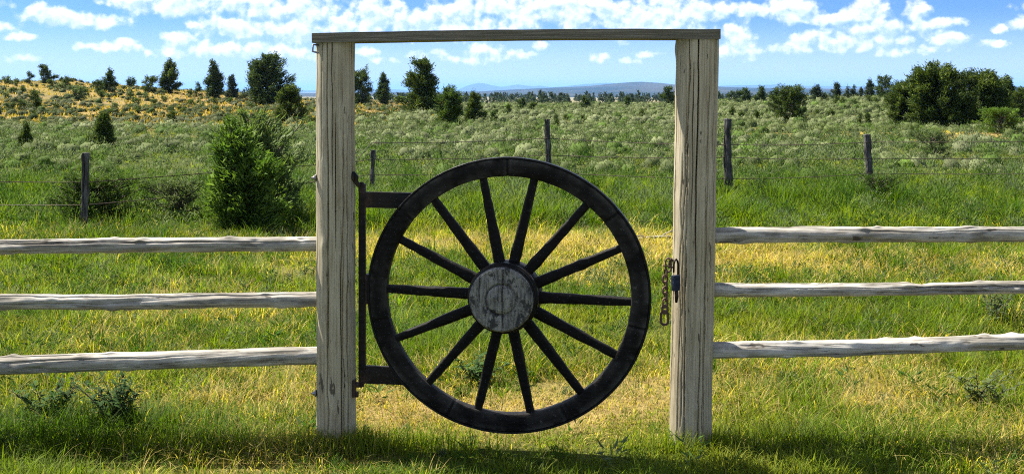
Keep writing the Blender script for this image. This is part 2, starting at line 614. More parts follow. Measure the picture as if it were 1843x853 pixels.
# ---- the air
hz, t, b, o = new_mat('pale_air')
t.n.remove(b)
pv = t.node('ShaderNodeVolumePrincipled')
pv.inputs['Color'].default_value = (.24, .48, .92, 1)
pv.inputs['Density'].default_value = 5.0e-5
pv.inputs['Anisotropy'].default_value = .15
t.l.new(pv.outputs[0], o.inputs['Volume'])
x0, x1, y0, y1, z0, z1 = -48000, 48000, -300, 61000, -32, 235
hb = MB()
hb.add([(x0, y0, z0), (x1, y0, z0), (x1, y1, z0), (x0, y1, z0), (x0, y0, z1), (x1, y0, z1), (x1, y1, z1), (x0, y1, z1)],
       np.array([(0, 3, 2, 1), (4, 5, 6, 7), (0, 1, 5, 4), (1, 2, 6, 5), (2, 3, 7, 6), (3, 0, 4, 7)]))
tag(hb.build('haze', hz, smooth=False), kind='stuff')

# ------------------------------------------------------------------ solid shapes
def frame_of(d):
    d = np.asarray(d, float)
    d = d / np.linalg.norm(d)
    a = np.array([0, 0, 1.0]) if abs(d[2]) < .9 else np.array([1.0, 0, 0])
    u = np.cross(a, d)
    u /= np.linalg.norm(u)
    return u, np.cross(d, u), d


def tube(mb, pts, rad, n=8, cap=True, **at):
    pts = np.asarray(pts, float)
    k = len(pts)
    rad = np.broadcast_to(np.asarray(rad, float), (k,))
    tan = np.gradient(pts, axis=0)
    u, w, _ = frame_of(tan[0])
    th = np.linspace(0, 2 * np.pi, n, endpoint=False)
    vs, gr = [], []
    s = 0.0
    for i in range(k):
        d = tan[i] / np.linalg.norm(tan[i])
        u = u - d * np.dot(u, d)
        u /= np.linalg.norm(u)
        w = np.cross(d, u)
        if i: s += np.linalg.norm(pts[i] - pts[i - 1])
        vs.append(pts[i] + rad[i] * (np.cos(th)[:, None] * u + np.sin(th)[:, None] * w))
        gr.append(np.stack([np.cos(th) * rad[i], np.sin(th) * rad[i], np.full(n, s)], 1))
    fs = [grid_faces(n, k, True)]
    if cap:
        fs.append(np.array([list(range(n))[::-1]]))
        fs.append(np.array([[(k - 1) * n + i for i in range(n)]]))
    mb.add(np.concatenate(vs), fs, grain=np.concatenate(gr))
    return mb


def log_shape(mb, p0, p1, r0, r1, seed, n=96, k=120, cracks=0, cw=.003, cd=.02, lump=.004, wander=.0, dents=0, big=()):
    """a round timber with drying cracks cut into it"""
    q = np.random.default_rng(seed)
    p0, p1 = np.asarray(p0, float), np.asarray(p1, float)
    L = np.linalg.norm(p1 - p0)
    u, w, d = frame_of(p1 - p0)
    s = np.linspace(0, 1, k)
    th = np.linspace(0, 2 * np.pi, n, endpoint=False)
    S, T = np.meshgrid(s, th, indexing='ij')
    r = r0 + (r1 - r0) * S
    cx, sy = np.cos(T), np.sin(T)
    r = r + lump * ((fbm(cx * .8 + 5 * seed, S * L * 1.2 + sy * .8, .5, seed, 3) - .5) * 2)
    r = r + lump * .6 * ((fbm(cx * r0 * 6 + seed, sy * r0 * 6 + S * L * 4, .5, seed + 5, 2) - .5) * 2)
    for i in range(cracks):
        t0 = q.uniform(0, 2 * np.pi)
        a = q.uniform(-.1, .7)
        b = a + q.uniform(.2, .9)
        tc_ = t0 + (fbm(S * L * 2.0, np.zeros_like(S), .35, seed + 40 + i, 3) - .5) * .16 / max(r0 * 8, .3)
        dist = np.abs((T - tc_ + np.pi) % (2 * np.pi) - np.pi) * r0
        ww = cw * q.uniform(.55, 1.3) * np.clip(.6 + .8 * vnoise(S * L, 0 * S, .2, seed + i), .4, 1.4)
        taper = np.clip(np.minimum(S - a, b - S) * 8, 0, 1) ** .7
        r = r - cd * q.uniform(.5, 1.1) * np.exp(-(dist / ww) ** 4) * taper
    for i, (deg, a, b, ww) in enumerate(big):
        tc_ = R(deg) + (fbm(S * L * 1.6, np.zeros_like(S), .4, seed + 140 + i, 3) - .5) * .14
        dist = np.abs((T - tc_ + np.pi) % (2 * np.pi) - np.pi) * r0
        taper = np.clip(np.minimum(S - a, b - S) * 6, 0, 1) ** .6
        r = r - .045 * np.exp(-(dist / ww) ** 4) * taper * np.clip(.5 + vnoise(S * L, 0 * S, .3, seed + i), .4, 1)
    for i in range(dents):
        t0, a = q.uniform(0, 2 * np.pi), q.uniform(.02, .98)
        dist = np.hypot(((T - t0 + np.pi) % (2 * np.pi) - np.pi) * r0, (S - a) * L * .45)
        sz = q.uniform(.008, .02)
        r = r + q.choice([-1, 1, 1]) * .007 * np.exp(-(dist / sz) ** 2)
    ox = wander * (fbm(s * L, s * 0, 1.1, seed + 70, 2) - .5) * 2
    oz = wander * (fbm(s * L, s * 0 + 3, 1.3, seed + 71, 2) - .5) * 2
    ctr = p0 + (p1 - p0) * s[:, None] + ox[:, None] * u + oz[:, None] * w
    v = ctr[:, None, :] + (r * cx)[..., None] * u + (r * sy)[..., None] * w
    gr = np.stack([r0 * cx, r0 * sy, S * L + seed], -1).reshape(-1, 3)
    v = v.reshape(-1, 3)
    fs = [grid_faces(n, k, True), np.array([list(range(n))[::-1]]), np.array([[(k - 1) * n + i for i in range(n)]])]
    mb.add(v, fs, grain=gr)
    return mb


def box(mb, lo, hi, bev=.003, div=(1, 1, 1), fn=None, grain_axis=0):
    """chamfered box; fn may move its vertices"""
    import bmesh
    bm = bmesh.new()
    bmesh.ops.create_cube(bm, size=1)
    lo, hi = np.asarray(lo, float), np.asarray(hi, float)
    for vv in bm.verts:
        vv.co = [(lo[i] + hi[i]) / 2 + vv.co[i] * (hi[i] - lo[i]) for i in range(3)]
    for ax in range(3):
        for c in range(1, div[ax]):
            co = [0, 0, 0]
            no = [0, 0, 0]
            no[ax] = 1
            co[ax] = lo[ax] + (hi[ax] - lo[ax]) * c / div[ax]
            bmesh.ops.bisect_plane(bm, geom=bm.verts[:] + bm.edges[:] + bm.faces[:], plane_co=co, plane_no=no)
    if bev:
        sharp = [e for e in bm.edges if len(e.link_faces) == 2 and e.calc_face_angle(0) > .6]
        bmesh.ops.bevel(bm, geom=sharp, offset=bev, segments=2, affect='EDGES', profile=.6)
    bm.verts.index_update()
    v = np.array([vv.co[:] for vv in bm.verts])
    gr = v[:, [(grain_axis + 1) % 3, (grain_axis + 2) % 3, grain_axis]]
    if fn is not None:
        v = fn(v)
    by = {}
    for f in bm.faces:
        by.setdefault(len(f.verts), []).append([x.index for x in f.verts])
    mb.add(v, [np.array(x) for x in by.values()], grain=gr)
    bm.free()
    return mb


def sharp_edges(o, ang=35):
    me = o.data
    me.polygons.foreach_set('use_smooth', np.ones(len(me.polygons), bool))
    try:
        me.set_sharp_from_angle(angle=R(ang))
    except Exception:
        pass
    return o


def lathe(mb, prof, n=64, axis_y=True):
    """profile of (radius, y) turned round the y axis"""
    prof = np.asarray(prof, float)
    th = np.linspace(0, 2 * np.pi, n, endpoint=False)
    v = np.stack([prof[:, 0, None] * np.cos(th), np.repeat(prof[:, 1, None], n, 1), prof[:, 0, None] * np.sin(th)], -1).reshape(-1, 3)
    mb.add(v, [grid_faces(n, len(prof), True)], grain=v[:, [0, 2, 1]])
    return mb


# ------------------------------------------------------------------ gate frame
GY0 = 5.6                                   # distance of the gate line
frame = tag(empty('gate_frame', (0, GY0, 0)), 'tall weathered wooden gate frame of two thick posts under a flat crossbeam', 'gate frame')


def L(px, py, Y=GY0):
    p = P(px, py, Y)
    p[1] -= GY0
    return p


zg = float(height(-.9, GY0))
pb, pt = L(605.5, 812), L(604, 76)
post1 = MB()
log_shape(post1, (pb[0], 0, pb[2] - .25), pt, .0985, .0965, 3, n=420, k=240, cracks=17, cw=.0026, cd=.028, lump=.0035, dents=10, big=((-16, .3, 1.2, .0028), (-36, .75, 1.2, .003), (24, -.2, .62, .003), (46, .35, .8, .0024), (8, .55, .85, .002)))
post_l = post1.build('gate_post', M['post'], frame)
pb, pt = L(1242, 808), L(1255.5, 69)
post2 = MB()
log_shape(post2, (pb[0] + (pb[0] - pt[0]) * .1, 0, pb[2] - .25), pt, .1045, .1065, 9, n=420, k=240, cracks=19, cw=.0025, cd=.028, lump=.0035, dents=10, big=((-5, .45, 1.2, .003), (26, .1, .9, .0028), (-30, -.2, .55, .003), (52, .5, 1.2, .003), (-18, .6, .95, .002), (12, -.2, .4, .0024)))
post_r = post2.build('gate_post', M['post'], frame)

xl, xr = L(560.5, 60)[0] * .98, L(1297.5, 52)[0] * .98
zl0, zl1 = L(560, 77.5, 5.49)[2], L(560, 60, 5.49)[2]
zr0, zr1 = L(1297, 70.5, 5.49)[2], L(1297, 52.5, 5.49)[2]


def beam_fn(v):
    f = (v[:, 0] - xl) / (xr - xl)
    up = (v[:, 2] > .5)
    z = np.where(up, zl1 + (zr1 - zl1) * f, zl0 + (zr0 - zl0) * f) + (v[:, 2] - np.where(up, 1.0, 0.0)) * .05
    z = z + .0022 * (fbm(v[:, 0], v[:, 1], .22, 5, 3) - .5) * 2 + .008 * np.sin(f * np.pi)
    y = v[:, 1] + .0025 * (fbm(v[:, 0], v[:, 2] * 3, .3, 6, 3) - .5) * 2
    return np.stack([v[:, 0], y, z], 1)


bm_ = MB()
box(bm_, (xl, -.112, 0), (xr, .085, 1), .006, (60, 3, 1), beam_fn, 0)
sharp_edges(bm_.build('crossbeam', M['beam'], frame))
sl = MB()                                    # old staple high on the left post
xs = L(571, 84)[0]
tube(sl, [(xs + .02, -.06, L(0, 83)[2]), (xs - .008, -.07, L(0, 82)[2]), (xs - .010, -.075, L(0, 94)[2]), (xs + .02, -.085, L(0, 97)[2])], .005, 8)
sl.build('staple', M['steel'], post_l)


def hexbolt(mb, c, d, r, l, washer=True):
    """bolt end, washer and nut sticking out of the timber along d"""
    c, d = np.asarray(c, float), np.asarray(d, float)
    tube(mb, [c, c + d * l], r * .55, 10)
    if washer:
        tube(mb, [c, c + d * .004], r * 1.9, 16)
        tube(mb, [c + d * .004, c + d * (.004 + r * .9)], r * 1.15, 6)
    return mb


for py in (319, 703):
    e = MB()
    c = L(573, py)
    hexbolt(e, (c[0] - .004, -.045, c[2]), (-1, 0, 0), .0095, .022)
    e.build('bolt', M['steel'], post_l)

# gate hinge geometry
HX, YAW = (652 - 921.5) / F * GY0, R(6.5)
cyaw, syaw = math.cos(YAW), math.sin(YAW)


def GP(px, py, off=0.0):
    """photo point -> gate-local (along, depth, height); off: depth in front of the gate plane (towards the viewer)"""
    a = (px - 921.5) / F
    # point = hinge + s*(c,-sn) + off*(-sn,-c)
    # X = a*Y
    s = (a * (GY0 - off * cyaw) - HX + off * syaw) / (cyaw + a * syaw)
    Y = GY0 - s * syaw - off * cyaw
    return np.array([s, -off, EYE - (py - HOR) / F * Y])


for py, top in ((322, True), (692, False)):
    h = MB()
    c = L(637, py)
    z = c[2]
    if top:
        zz = L(0, 333)[2]
        tube(h, [(c[0] - .02, -.03, z + .022), (c[0] + .006, -.035, z + .026), (c[0] + .016, -.035, z + .012), (c[0] + .014, -.03, z - .012), (c[0] + .026, -.02, zz),
                 (HX - .012, 0, zz + .004), (HX, 0, zz + .006), (HX + .006, 0, zz - .004)], [.012, .013, .013, .012, .011, .0105, .0115, .010], 10)
        tube(h, [(HX, 0, zz + .008), (HX, 0, zz - .055)], .009, 10)
        tube(h, [(c[0] - .004, -.03, z + .015), (c[0] + .009, -.03, z + .015)], .024, 14)
    else:
        zz = L(0, 688)[2]
        tube(h, [(c[0] - .02, -.02, zz - .005), (c[0] + .012, -.02, zz - .005), (HX - .015, 0, zz - .012), (HX, 0, zz - .014)], [.014, .015, .013, .012], 10)
        tube(h, [(HX, 0, zz - .02), (HX, 0, zz + .05)], .0095, 10)
        box(h, (c[0] - .004, -.05, zz - .062), (c[0] + .012, .01, zz + .022), .003)
        tube(h, [(c[0] + .010, -.022, L(0, 707)[2]), (c[0] + .026, -.022, L(0, 707)[2])], .0155, 6)
    sharp_edges(h.build('hinge_hook', M['iron'], post_l), 50)

# ------------------------------------------------------------------ wheel gate
gate = tag(empty('wheel_gate', (HX, GY0, 0), -YAW), 'round gate made of a black painted wagon wheel hung between the two gate posts', 'gate')
wl, wr = GP(663.5, 530), GP(1172, 530)
wt, wb = GP(917, 283), GP(917, 777)
WX, WZ = (wl[0] + wr[0]) / 2, (wt[2] + wb[2]) / 2
RX, RZ = (wr[0] - wl[0]) / 2, (wt[2] - wb[2]) / 2
SQ = RZ / RX
RO = RX


def wheel_place(v):
    v = np.asarray(v, float).copy()
    v[:, 2] *= SQ
    v[:, 0] += WX
    v[:, 2] += WZ
    return v


def ring(mb, prof, n, wob=0.0, seed=1, joints=0, jw=.004, jd=.004):
    prof = np.asarray(prof, float)
    th = np.linspace(0, 2 * np.pi, n, endpoint=False)
    cr = prof[:, 0].mean()
    cy = prof[:, 1].mean()
    rr = np.repeat(prof[:, 0, None], n, 1)
    yy = np.repeat(prof[:, 1, None], n, 1)
    w1 = wob * (fbm(np.cos(th) * .7 + 3, np.sin(th) * .7, .35, seed, 3) - .5) * 2
    rr = rr + w1
    yy = yy + wob * .8 * (fbm(np.cos(th) * .7, np.sin(th) * .7 + 9, .3, seed + 2, 3) - .5) * 2
    for j in range(joints):
        tj = 2 * np.pi * (j + .5) / joints + .22
        dist = np.abs((th - tj + np.pi) % (2 * np.pi) - np.pi) * cr
        dent = jd * np.exp(-(dist / jw) ** 2)
        rr = rr - np.sign(rr - cr) * dent
        yy = yy - np.sign(yy - cy) * dent
    v = np.stack([rr * np.cos(th), yy, rr * np.sin(th)], -1).reshape(-1, 3)
    k = len(prof)
    fs = grid_faces(n, k, True)
    last = np.stack([(k - 1) * n + np.arange(n), (k - 1) * n + (np.arange(n) + 1) % n, (np.arange(n) + 1) % n, np.arange(n)], 1)
    mb.add(wheel_place(v), [fs, last], grain=v)
    return mb


RI = RO - .098
rim = MB()
prof = [(RO - .010, -.026), (RO - .014, -.031), (RO - .045, -.034), (RI + .010, -.032), (RI + .002, -.027), (RI, -.018), (RI, .022), (RI + .004, .030), (RO - .016, .030), (RO - .010, .025)]
ring(rim, prof, 560, .0022, 3, 7)
sharp_edges(rim.build('rim', M['black'], gate), 40)
ty = MB()
ring(ty, [(RO - .0102, -.030), (RO - .002, -.031), (RO, -.029), (RO, .029), (RO - .002, .031), (RO - .0102, .030)], 400, .0010, 8)
sharp_edges(ty.build('tyre', M['iron'], gate), 40)

ends = [(870, 322), (962, 322), (1055, 370), (1117, 447), (1140, 543), (1112, 640), (1048, 708), (955, 742), (860, 737), (775, 683), (718, 607), (697, 519), (720, 430), (782, 360)]
hubc = GP(911.5, 531)
for i, (px, py) in enumerate(ends):
    e = GP(px, py)
    a0 = np.array([hubc[0], 0, hubc[2]])
    dvec = np.array([e[0], 0, e[2]]) - a0
    Lh = np.linalg.norm(dvec)
    dvec /= Lh
    side = np.array([dvec[2], 0, -dvec[0]])
    s_ = np.concatenate([np.linspace(.075, Lh + .012, 16)])
    q = (s_ - .075) / (Lh - .06)
    hw = .0305 - .0108 * np.clip(q, 0, 1) + .0012 * np.random.default_rng(i).standard_normal(16)
    hd = .024 - .005 * np.clip(q, 0, 1)
    yo = -.012 + .012 * q
    th = np.linspace(0, 2 * np.pi, 20, endpoint=False)
    ce, se = np.cos(th), np.sin(th)
    sx = np.sign(ce) * np.abs(ce) ** .55
    sy = np.sign(se) * np.abs(se) ** .55
    v = []
    for j in range(16):
        v.append(a0 + dvec * s_[j] + np.outer(sx * hw[j], side) + np.outer(sy * hd[j] + yo[j], [0, 1, 0]))
    mb = MB()
    mb.add(np.concatenate(v), [grid_faces(20, 16, True)])
    mb.build('spoke', M['black'], gate)

# hub: face centre seen at (901, 540)
HF = .155
fc = GP(901, 540, HF)
hub = MB()
hr = 58 / F * (GY0 - .75 * syaw - HF)
hb_prof = [(.10, .12), (.155, .10), (.17, .07), (.172, -.02), (.168, -.04), (.150, -.05), (.150, -.062), (.166, -.07), (.167, -.105), (.163, -.113), (.156, -.115), (.156, -.121), (.160, -.125), (hr + .001, -.140), (hr - .003, -.148), (hr - .008, -.1515)]
prof = np.array(hb_prof)
n = 160
th = np.linspace(0, 2 * np.pi, n, endpoint=False)
fr = np.linspace(hr - .008, .0015, 60)
prof = np.concatenate([prof, np.stack([fr, np.full(60, -HF + .002)], 1)])
rr = np.repeat(prof[:, 0, None], n, 1)
yy = np.repeat(prof[:, 1, None], n, 1)
xx, zz_ = rr * np.cos(th), rr * np.sin(th)
face = np.zeros_like(rr)
face[len(hb_prof):] = 1
yy = yy + face * (.010 * np.exp(-((rr - .0735) / .0042) ** 2) + .0035 * (fbm(xx, zz_, .05, 12, 4) - .5) * 2)
yy = yy - face * .007 * sst(.072, .05, rr)
wav = .004 * (fbm(zz_, zz_ * 0, .06, 4, 3) - .5) * 2
yy = yy + face * .012 * np.exp(-((xx - .009 - wav) / .0032) ** 4)
yy = yy + face * .008 * np.exp(-((xx + .105 - 2 * wav) / .0026) ** 4) * sst(-.05, .02, zz_)
yy = yy + face * .006 * np.exp(-((xx - .06 + wav * 3) / .0024) ** 4) * sst(.02, -.03, zz_)
yy = yy - face * .006 * np.exp(-((xx + .022) ** 2 + (zz_ - .012) ** 2) / .016 ** 2)
axis = fc + np.array([0, HF, 0])
back = np.array([hubc[0], 0, hubc[2]])
f_ = np.clip((-yy) / HF, -.6, 1)
v = np.stack([back[0] + (fc[0] - back[0]) * f_ + xx, yy, back[2] + (fc[2] - back[2]) * f_ + zz_], -1).reshape(-1, 3)
nb_ = len(hb_prof)
hub.add(v[:(nb_ - 2) * n], [grid_faces(n, nb_ - 2, True)])
hub_o = sharp_edges(hub.build('hub', M['black'], gate), 50)
hf = MB()
hf.add(v[(nb_ - 3) * n:], [grid_faces(n, len(prof) - nb_ + 3, True), np.array([[(len(prof) - nb_ + 2) * n + i for i in range(n)]])])
sharp_edges(hf.build('hub_face', M['hub'], hub_o), 50)
hb2 = MB()
cb0 = np.array([fc[0] - .026, -HF, fc[2] + .012])
for k in range(6):
    aa = k * math.pi / 3 + .2
    c2 = cb0 + np.array([math.cos(aa) * .012, .004, math.sin(aa) * .012])
    tube(hb2, [c2 + [0, .006, 0], c2, c2 - [0, .008, 0], c2 - [0, .010, 0]], [.0085, .0085, .007, .002], 10)
tube(hb2, [cb0 + [0, .006, 0], cb0 - [0, .010, 0], cb0 - [0, .013, 0]], [.009, .008, .003], 10)
hb2.build('hub_bolt', M['steel_dark'], hub_o)
band = MB()
bp = np.array([(.168, -.072), (.1735, -.074), (.1735, -.100), (.168, -.102)])
vb = np.stack([bp[:, 0, None] * np.cos(th), np.repeat(bp[:, 1, None], n, 1), bp[:, 0, None] * np.sin(th)], -1).reshape(-1, 3)
f_ = -vb[:, 1] / HF
vb[:, 0] += back[0] + (fc[0] - back[0]) * f_
vb[:, 2] += back[2] + (fc[2] - back[2]) * f_
band.add(vb, [grid_faces(n, 4, True)])
band.build('hub_band', M['iron'], hub_o)

st = MB()
z_t, z_b = GP(652, 331)[2], GP(652, 690)[2]
box(st, (-.017, -.014, z_b), (.017, .014, z_t), .004, (1, 1, 12))
sharp_edges(st.build('stile', M['iron'], gate))
for py0, py1, px1 in ((345.5, 374, 748), (658, 690, 735)):
    ar = MB()
    za, zb_ = GP(690, py1)[2], GP(690, py0)[2]
    x1 = GP(px1, py0)[0]
    box(ar, (.0175, -.012, za), (x1, .012, zb_), .003, (6, 1, 1), lambda v: v + np.stack([0 * v[:, 0], 0 * v[:, 0], -.008 * v[:, 0]], 1))
    sharp_edges(ar.build('hinge_arm', M['iron'], gate))
br = MB()
box(br, (.018, -.02, GP(658, 546)[2]), (GP(667, 520)[0] + .012, .02, GP(658, 493)[2]), .004)
sharp_edges(br.build('rim_bracket', M['iron'], gate))

# ------------------------------------------------------------------ pole fences
def pole_fence(label, polys, side):
    o = tag(empty('rail_fence', (0, GY0 + .02, 0)), label, 'fence', 'pole rail fences beside the gate')
    for i, (xa, ya, ra, xb, yb, rb) in enumerate(polys):
        Y = GY0 + .02
        a, b_ = P(xa, ya, Y), P(xb, yb, Y)
        a[1] = b_[1] = 0
        d = (b_ - a)
        if side < 0:
            a2, b2 = b_ + d / np.linalg.norm(d) * .03, a - d * 1.6
            r0, r1 = rb, ra * 1.06
        else:
            a2, b2 = a - d / np.linalg.norm(d) * .03, b_ + d * 1.8
            r0, r1 = ra, rb * .96
        m = MB()
        log_shape(m, a2, b2, r0 / F * Y, r1 / F * Y, 20 + i * 7 + (3 if side > 0 else 0), n=150, k=520, cracks=14, cw=.0034, cd=.010, lump=.0046, wander=.014, dents=60)
        m.build('rail', M['rail'], o)
    return o


pole_fence('fence of three silvery peeled poles running off from the hinge side of the gate', [(0, 443, 13, 569, 437, 13), (0, 544.5, 13.5, 569, 539.5, 13.5), (0, 659, 15, 569, 639, 16)], -1)
pole_fence('fence of three grey peeled poles running off from the chain side of the gate', [(1288, 424, 14.5, 1843, 420.5, 13.5), (1286, 522, 12, 1843, 516, 11), (1283, 628.5, 15, 1843, 616.5, 13.5)], 1)

# ------------------------------------------------------------------ chain and padlock on the latch post
def link(mb, c, up, side, ln, wd, r):
    up, side = np.asarray(up, float), np.asarray(side, float)
    th = np.linspace(0, 2 * np.pi, 25)
    pts = []
    for t_ in th[:-1]:
        x, z = math.cos(t_) * wd / 2, math.sin(t_) * wd / 2
        z += (ln - wd) / 2 * (1 if math.sin(t_) >= 0 else -1)
        pts.append(np.asarray(c) + side * x + up * z)
    pts.append(pts[0])
    pts.append(pts[1])
    tube(mb, pts, r, 8, cap=False)


YC = 5.52
cx_, cy_, cz_ = P(1208, 466, YC)
ch = tag(empty('chain', (cx_, YC, 0)), 'short rusty chain with an oval end plate hanging from the gate post', 'chain')
cm = MB()
zs = [P(0, y, YC)[2] for y in (468, 486, 497, 508, 518, 528, 539, 551)]
x0_ = P(1197, 500, YC)[0] - cx_
for i, (z0, z1_) in enumerate(zip(zs[:-1], zs[1:])):
    ln = (z0 - z1_) * 1.35
    c = (x0_ + (.003 if i % 2 else 0) + (.016 if i == 0 else 0), 0, (z0 + z1_) / 2)
    if i % 2 == 0:
        link(cm, c, (0, 0, 1), (.9, .4, 0), ln, .026 if i else .032, .0048)
    else:
        link(cm, c, (0, 0, 1), (.35, -.93, 0), ln, .026, .0048)
cm.build('links', M['rust'], ch)
hs = MB()
z0, z1_ = P(0, 551, YC)[2], P(0, 584, YC)[2]
hs_pts = [(.030, z1_ + .018), (.034, (z0 + z1_) / 2 - .004), (.020, z0 - .012)]
zc = (z0 + z1_) / 2
th = np.linspace(0, 2 * np.pi, 40, endpoint=False)


def plate_ring(mb, cx0, cz0, ro, ri, h, t_):
    def stad(r, hh):
        x = r * np.cos(th)
        z = r * np.sin(th) + np.where(np.sin(th) >= 0, hh, -hh)
        return np.stack([cx0 + x, cz0 + z], 1)
    o_, i_ = stad(ro, h), stad(ri, h)
    v = np.concatenate([np.insert(o_, 1, -t_, 1), np.insert(o_, 1, t_, 1), np.insert(i_, 1, t_, 1), np.insert(i_, 1, -t_, 1)])
    k = len(th)
    f = []
    for a in range(4):
        b = (a + 1) % 4
        for j in range(k):
            f.append([a * k + j, a * k + (j + 1) % k, b * k + (j + 1) % k, b * k + j])
    mb.add(v, [np.array(f)], grain=v)


plate_ring(hs, x0_ - .003, zc - .012, .024, .012, .016, .004)
plate_ring(hs, x0_ - .001, zc + .030, .019, .007, .006, .0038)
sharp_edges(hs.build('end_plate', M['rust'], ch))
sh = MB()
tube(sh, [(x0_ + .02, .0, cz_ - .045), (x0_ + .022, .0, cz_ - .01), (x0_ + .032, .0, cz_ + .002), (x0_ + .042, .005, cz_ - .012), (x0_ + .044, .01, cz_ - .07)], .0052, 8)
tube(sh, [(x0_ - .012, -.01, cz_ - .030), (x0_ + .025, -.004, cz_ - .038), (x0_ + .045, .01, cz_ - .045)], .004, 8)
sh.build('staple', M['rust'], ch)

YL = 5.485
lx, _, lz = P(1216, 508, YL)
pk = tag(empty('padlock', (lx, YL, 0), R(35)), 'dark blue padlock with a long shackle hanging open against the gate post', 'padlock')
bd = MB()


def lock_fn(v):
    v = v.copy()
    f = (v[:, 2] - lz) / .05
    v[:, 0] *= 1 - .18 * np.clip(-f, 0, 1)
    return v


box(bd, (-.024, -.011, lz - .042), (.024, .011, lz + .036), .007, (2, 1, 4), lock_fn, 2)
sharp_edges(bd.build('body', M['lock'], pk), 50)
sk = MB()
zt = P(0, 466, YL)[2]
tube(sk, [(.016, 0, lz + .03), (.017, 0, zt - .03), (.013, 0, zt - .012), (.004, 0, zt - .002), (-.006, 0, zt - .008), (-.012, 0, zt - .025), (-.013, 0, zt - .06)], .0052, 10)
sk.build('shackle', M['iron'], pk)
ky = MB()
tube(ky, [(.004, 0, lz - .04), (.006, -.001, lz - .07), (.004, 0, lz - .1)], [.009, .010, .006], 8)
ky.build('keyway_flap', M['iron'], pk)

# ------------------------------------------------------------------ barbed-wire fence
bw = tag(empty('wire_fence', (0, 18.5, 0)), 'old sagging wire fence on five dark crooked stakes across the tall grass', 'fence')
stakes = [(155, 275, 14.1, .042, 0), (670, 270, 18.6, .036, -.02), (984, 215, 19.6, .050, .02), (1310, 214, 18.4, .064, -.03), (1560, 242, 18.9, .058, .10)]
tops = []
for i, (px, py, Y, r, lean) in enumerate(stakes):
    tp = P(px, py, Y)
    hz_ = float(height(tp[0], Y))
    m = MB()
    log_shape(m, (tp[0] + lean, Y - 18.5, hz_ - .2), (tp[0], Y - 18.5, tp[2]), r * 1.08, r * .92, 60 + i, n=80, k=90, cracks=10, cw=.006, cd=.022, lump=r * .34, wander=.05, dents=26)
    m.build('stake', M['old_post'], bw)
    tops.append((tp[0] + lean * .5, Y - 18.5 - r * .9, hz_, tp[2]))
for lvl in (.36, .66, .92):
    m = MB()
    pts = []
    xs0 = [(-9.5, -3.9, .0)] + [(a[0], a[1], a[2]) for a in tops] + [(11.5, 1.2, 0.0)]
    for j in range(len(xs0) - 1):
        a, b_ = np.array(xs0[j]), np.array(xs0[j + 1])
        for f in np.linspace(0, 1, 14, endpoint=False):
            p = a + (b_ - a) * f
            zz = lvl + .03 * math.sin(j * 2.1 + lvl * 9) * (1 - f) + .03 * math.sin((j + 1) * 2.1 + lvl * 9) * f - .10 * f * (1 - f)
            pts.append((p[0], p[1], p[2] + min(zz, 0.62 if j in (0, 1) else zz)))
    tube(m, pts, .0058, 5)
    pts = np.array(pts)
    for k in range(len(pts) - 1):                      # barbs
        c = (pts[k] + pts[k + 1]) / 2
        tube(m, [c + (.0, -.012, .02), c, c + (.012, .01, -.02)], .0026, 4)
    m.build('wire', M['wire'], bw)


# ------------------------------------------------------------------ grasses (uncountable: one object per kind)
def lerp(a, b, f):
    return np.asarray(a) * (1 - f[:, None]) + np.asarray(b) * f[:, None]


def blades(mb, x, y, h, w, az_, lean, col, seg=3, z=None, twist=None):
    """curved tapering blades, vectorised"""
    n = len(x)
    z = height(x, y) - .004 if z is None else z
    dxy = np.stack([np.cos(az_), np.sin(az_)], 1)
    fa = az_ + np.pi / 2 if twist is None else twist
    sd_ = np.stack([np.cos(fa), np.sin(fa)], 1)
    vs = []
    for k in range(seg + 1):
        t_ = k / seg
        out = lean * h * t_ ** 1.8
        up = h * t_ * np.sqrt(np.clip(1 - (lean * t_ * .75) ** 2, .12, 1))
        c = np.stack([x + dxy[:, 0] * out, y + dxy[:, 1] * out, z + up], 1)
        if k < seg:
            ww = w * (1 - .25 * t_ - .45 * t_ * t_) * .5
            o_ = np.concatenate([sd_ * ww[:, None], np.zeros((n, 1))], 1)
            vs += [c - o_, c + o_]
        else:
            vs.append(c)
    nv = len(vs)
    v = np.stack(vs, 1).reshape(-1, 3)
    base = (np.arange(n) * nv)[:, None]
    q = [base + np.array([2 * k, 2 * k + 1, 2 * k + 3, 2 * k + 2]) for k in range(seg - 1)]
    fs = [np.concatenate([base + np.array([2 * seg - 2, 2 * seg - 1, 2 * seg])])]
    if q: fs.append(np.concatenate(q))
    mb.add(v, fs, tint=np.repeat(col, nv, 0))


G_DARK, G_MID, G_LIGHT, G_YEL = (.028, .075, .006), (.080, .140, .010), (.145, .195, .014), (.24, .24, .025)
STRAW, STRAW2 = (.37, .265, .065), (.48, .395, .15)


def lushness(x, y):
    q = np.zeros_like(x)
    for px, py, rx, ry, wgt in ((1030, 408, 1.0, .9, 1), (1400, 372, 1.2, 1.2, 1), (1572, 370, .7, 1, 1), (540, 410, .6, .8, 1), (330, 790, .75, .26, 1.0),
                                (60, 790, .45, .25, .7), (1230, 395, .8, .7, .6), (850, 640, .5, .5, .5), (200, 425, 1.0, .8, .8), (700, 380, 1, 1, .4),
                                (1480, 800, .5, .16, .6), (560, 640, .5, .5, .3), (1640, 560, .8, .8, .5), (1800, 560, .6, .8, .5)):
        q = q + wgt * patch(x, y, px, py, rx, ry)
    return np.clip(q, 0, 1)


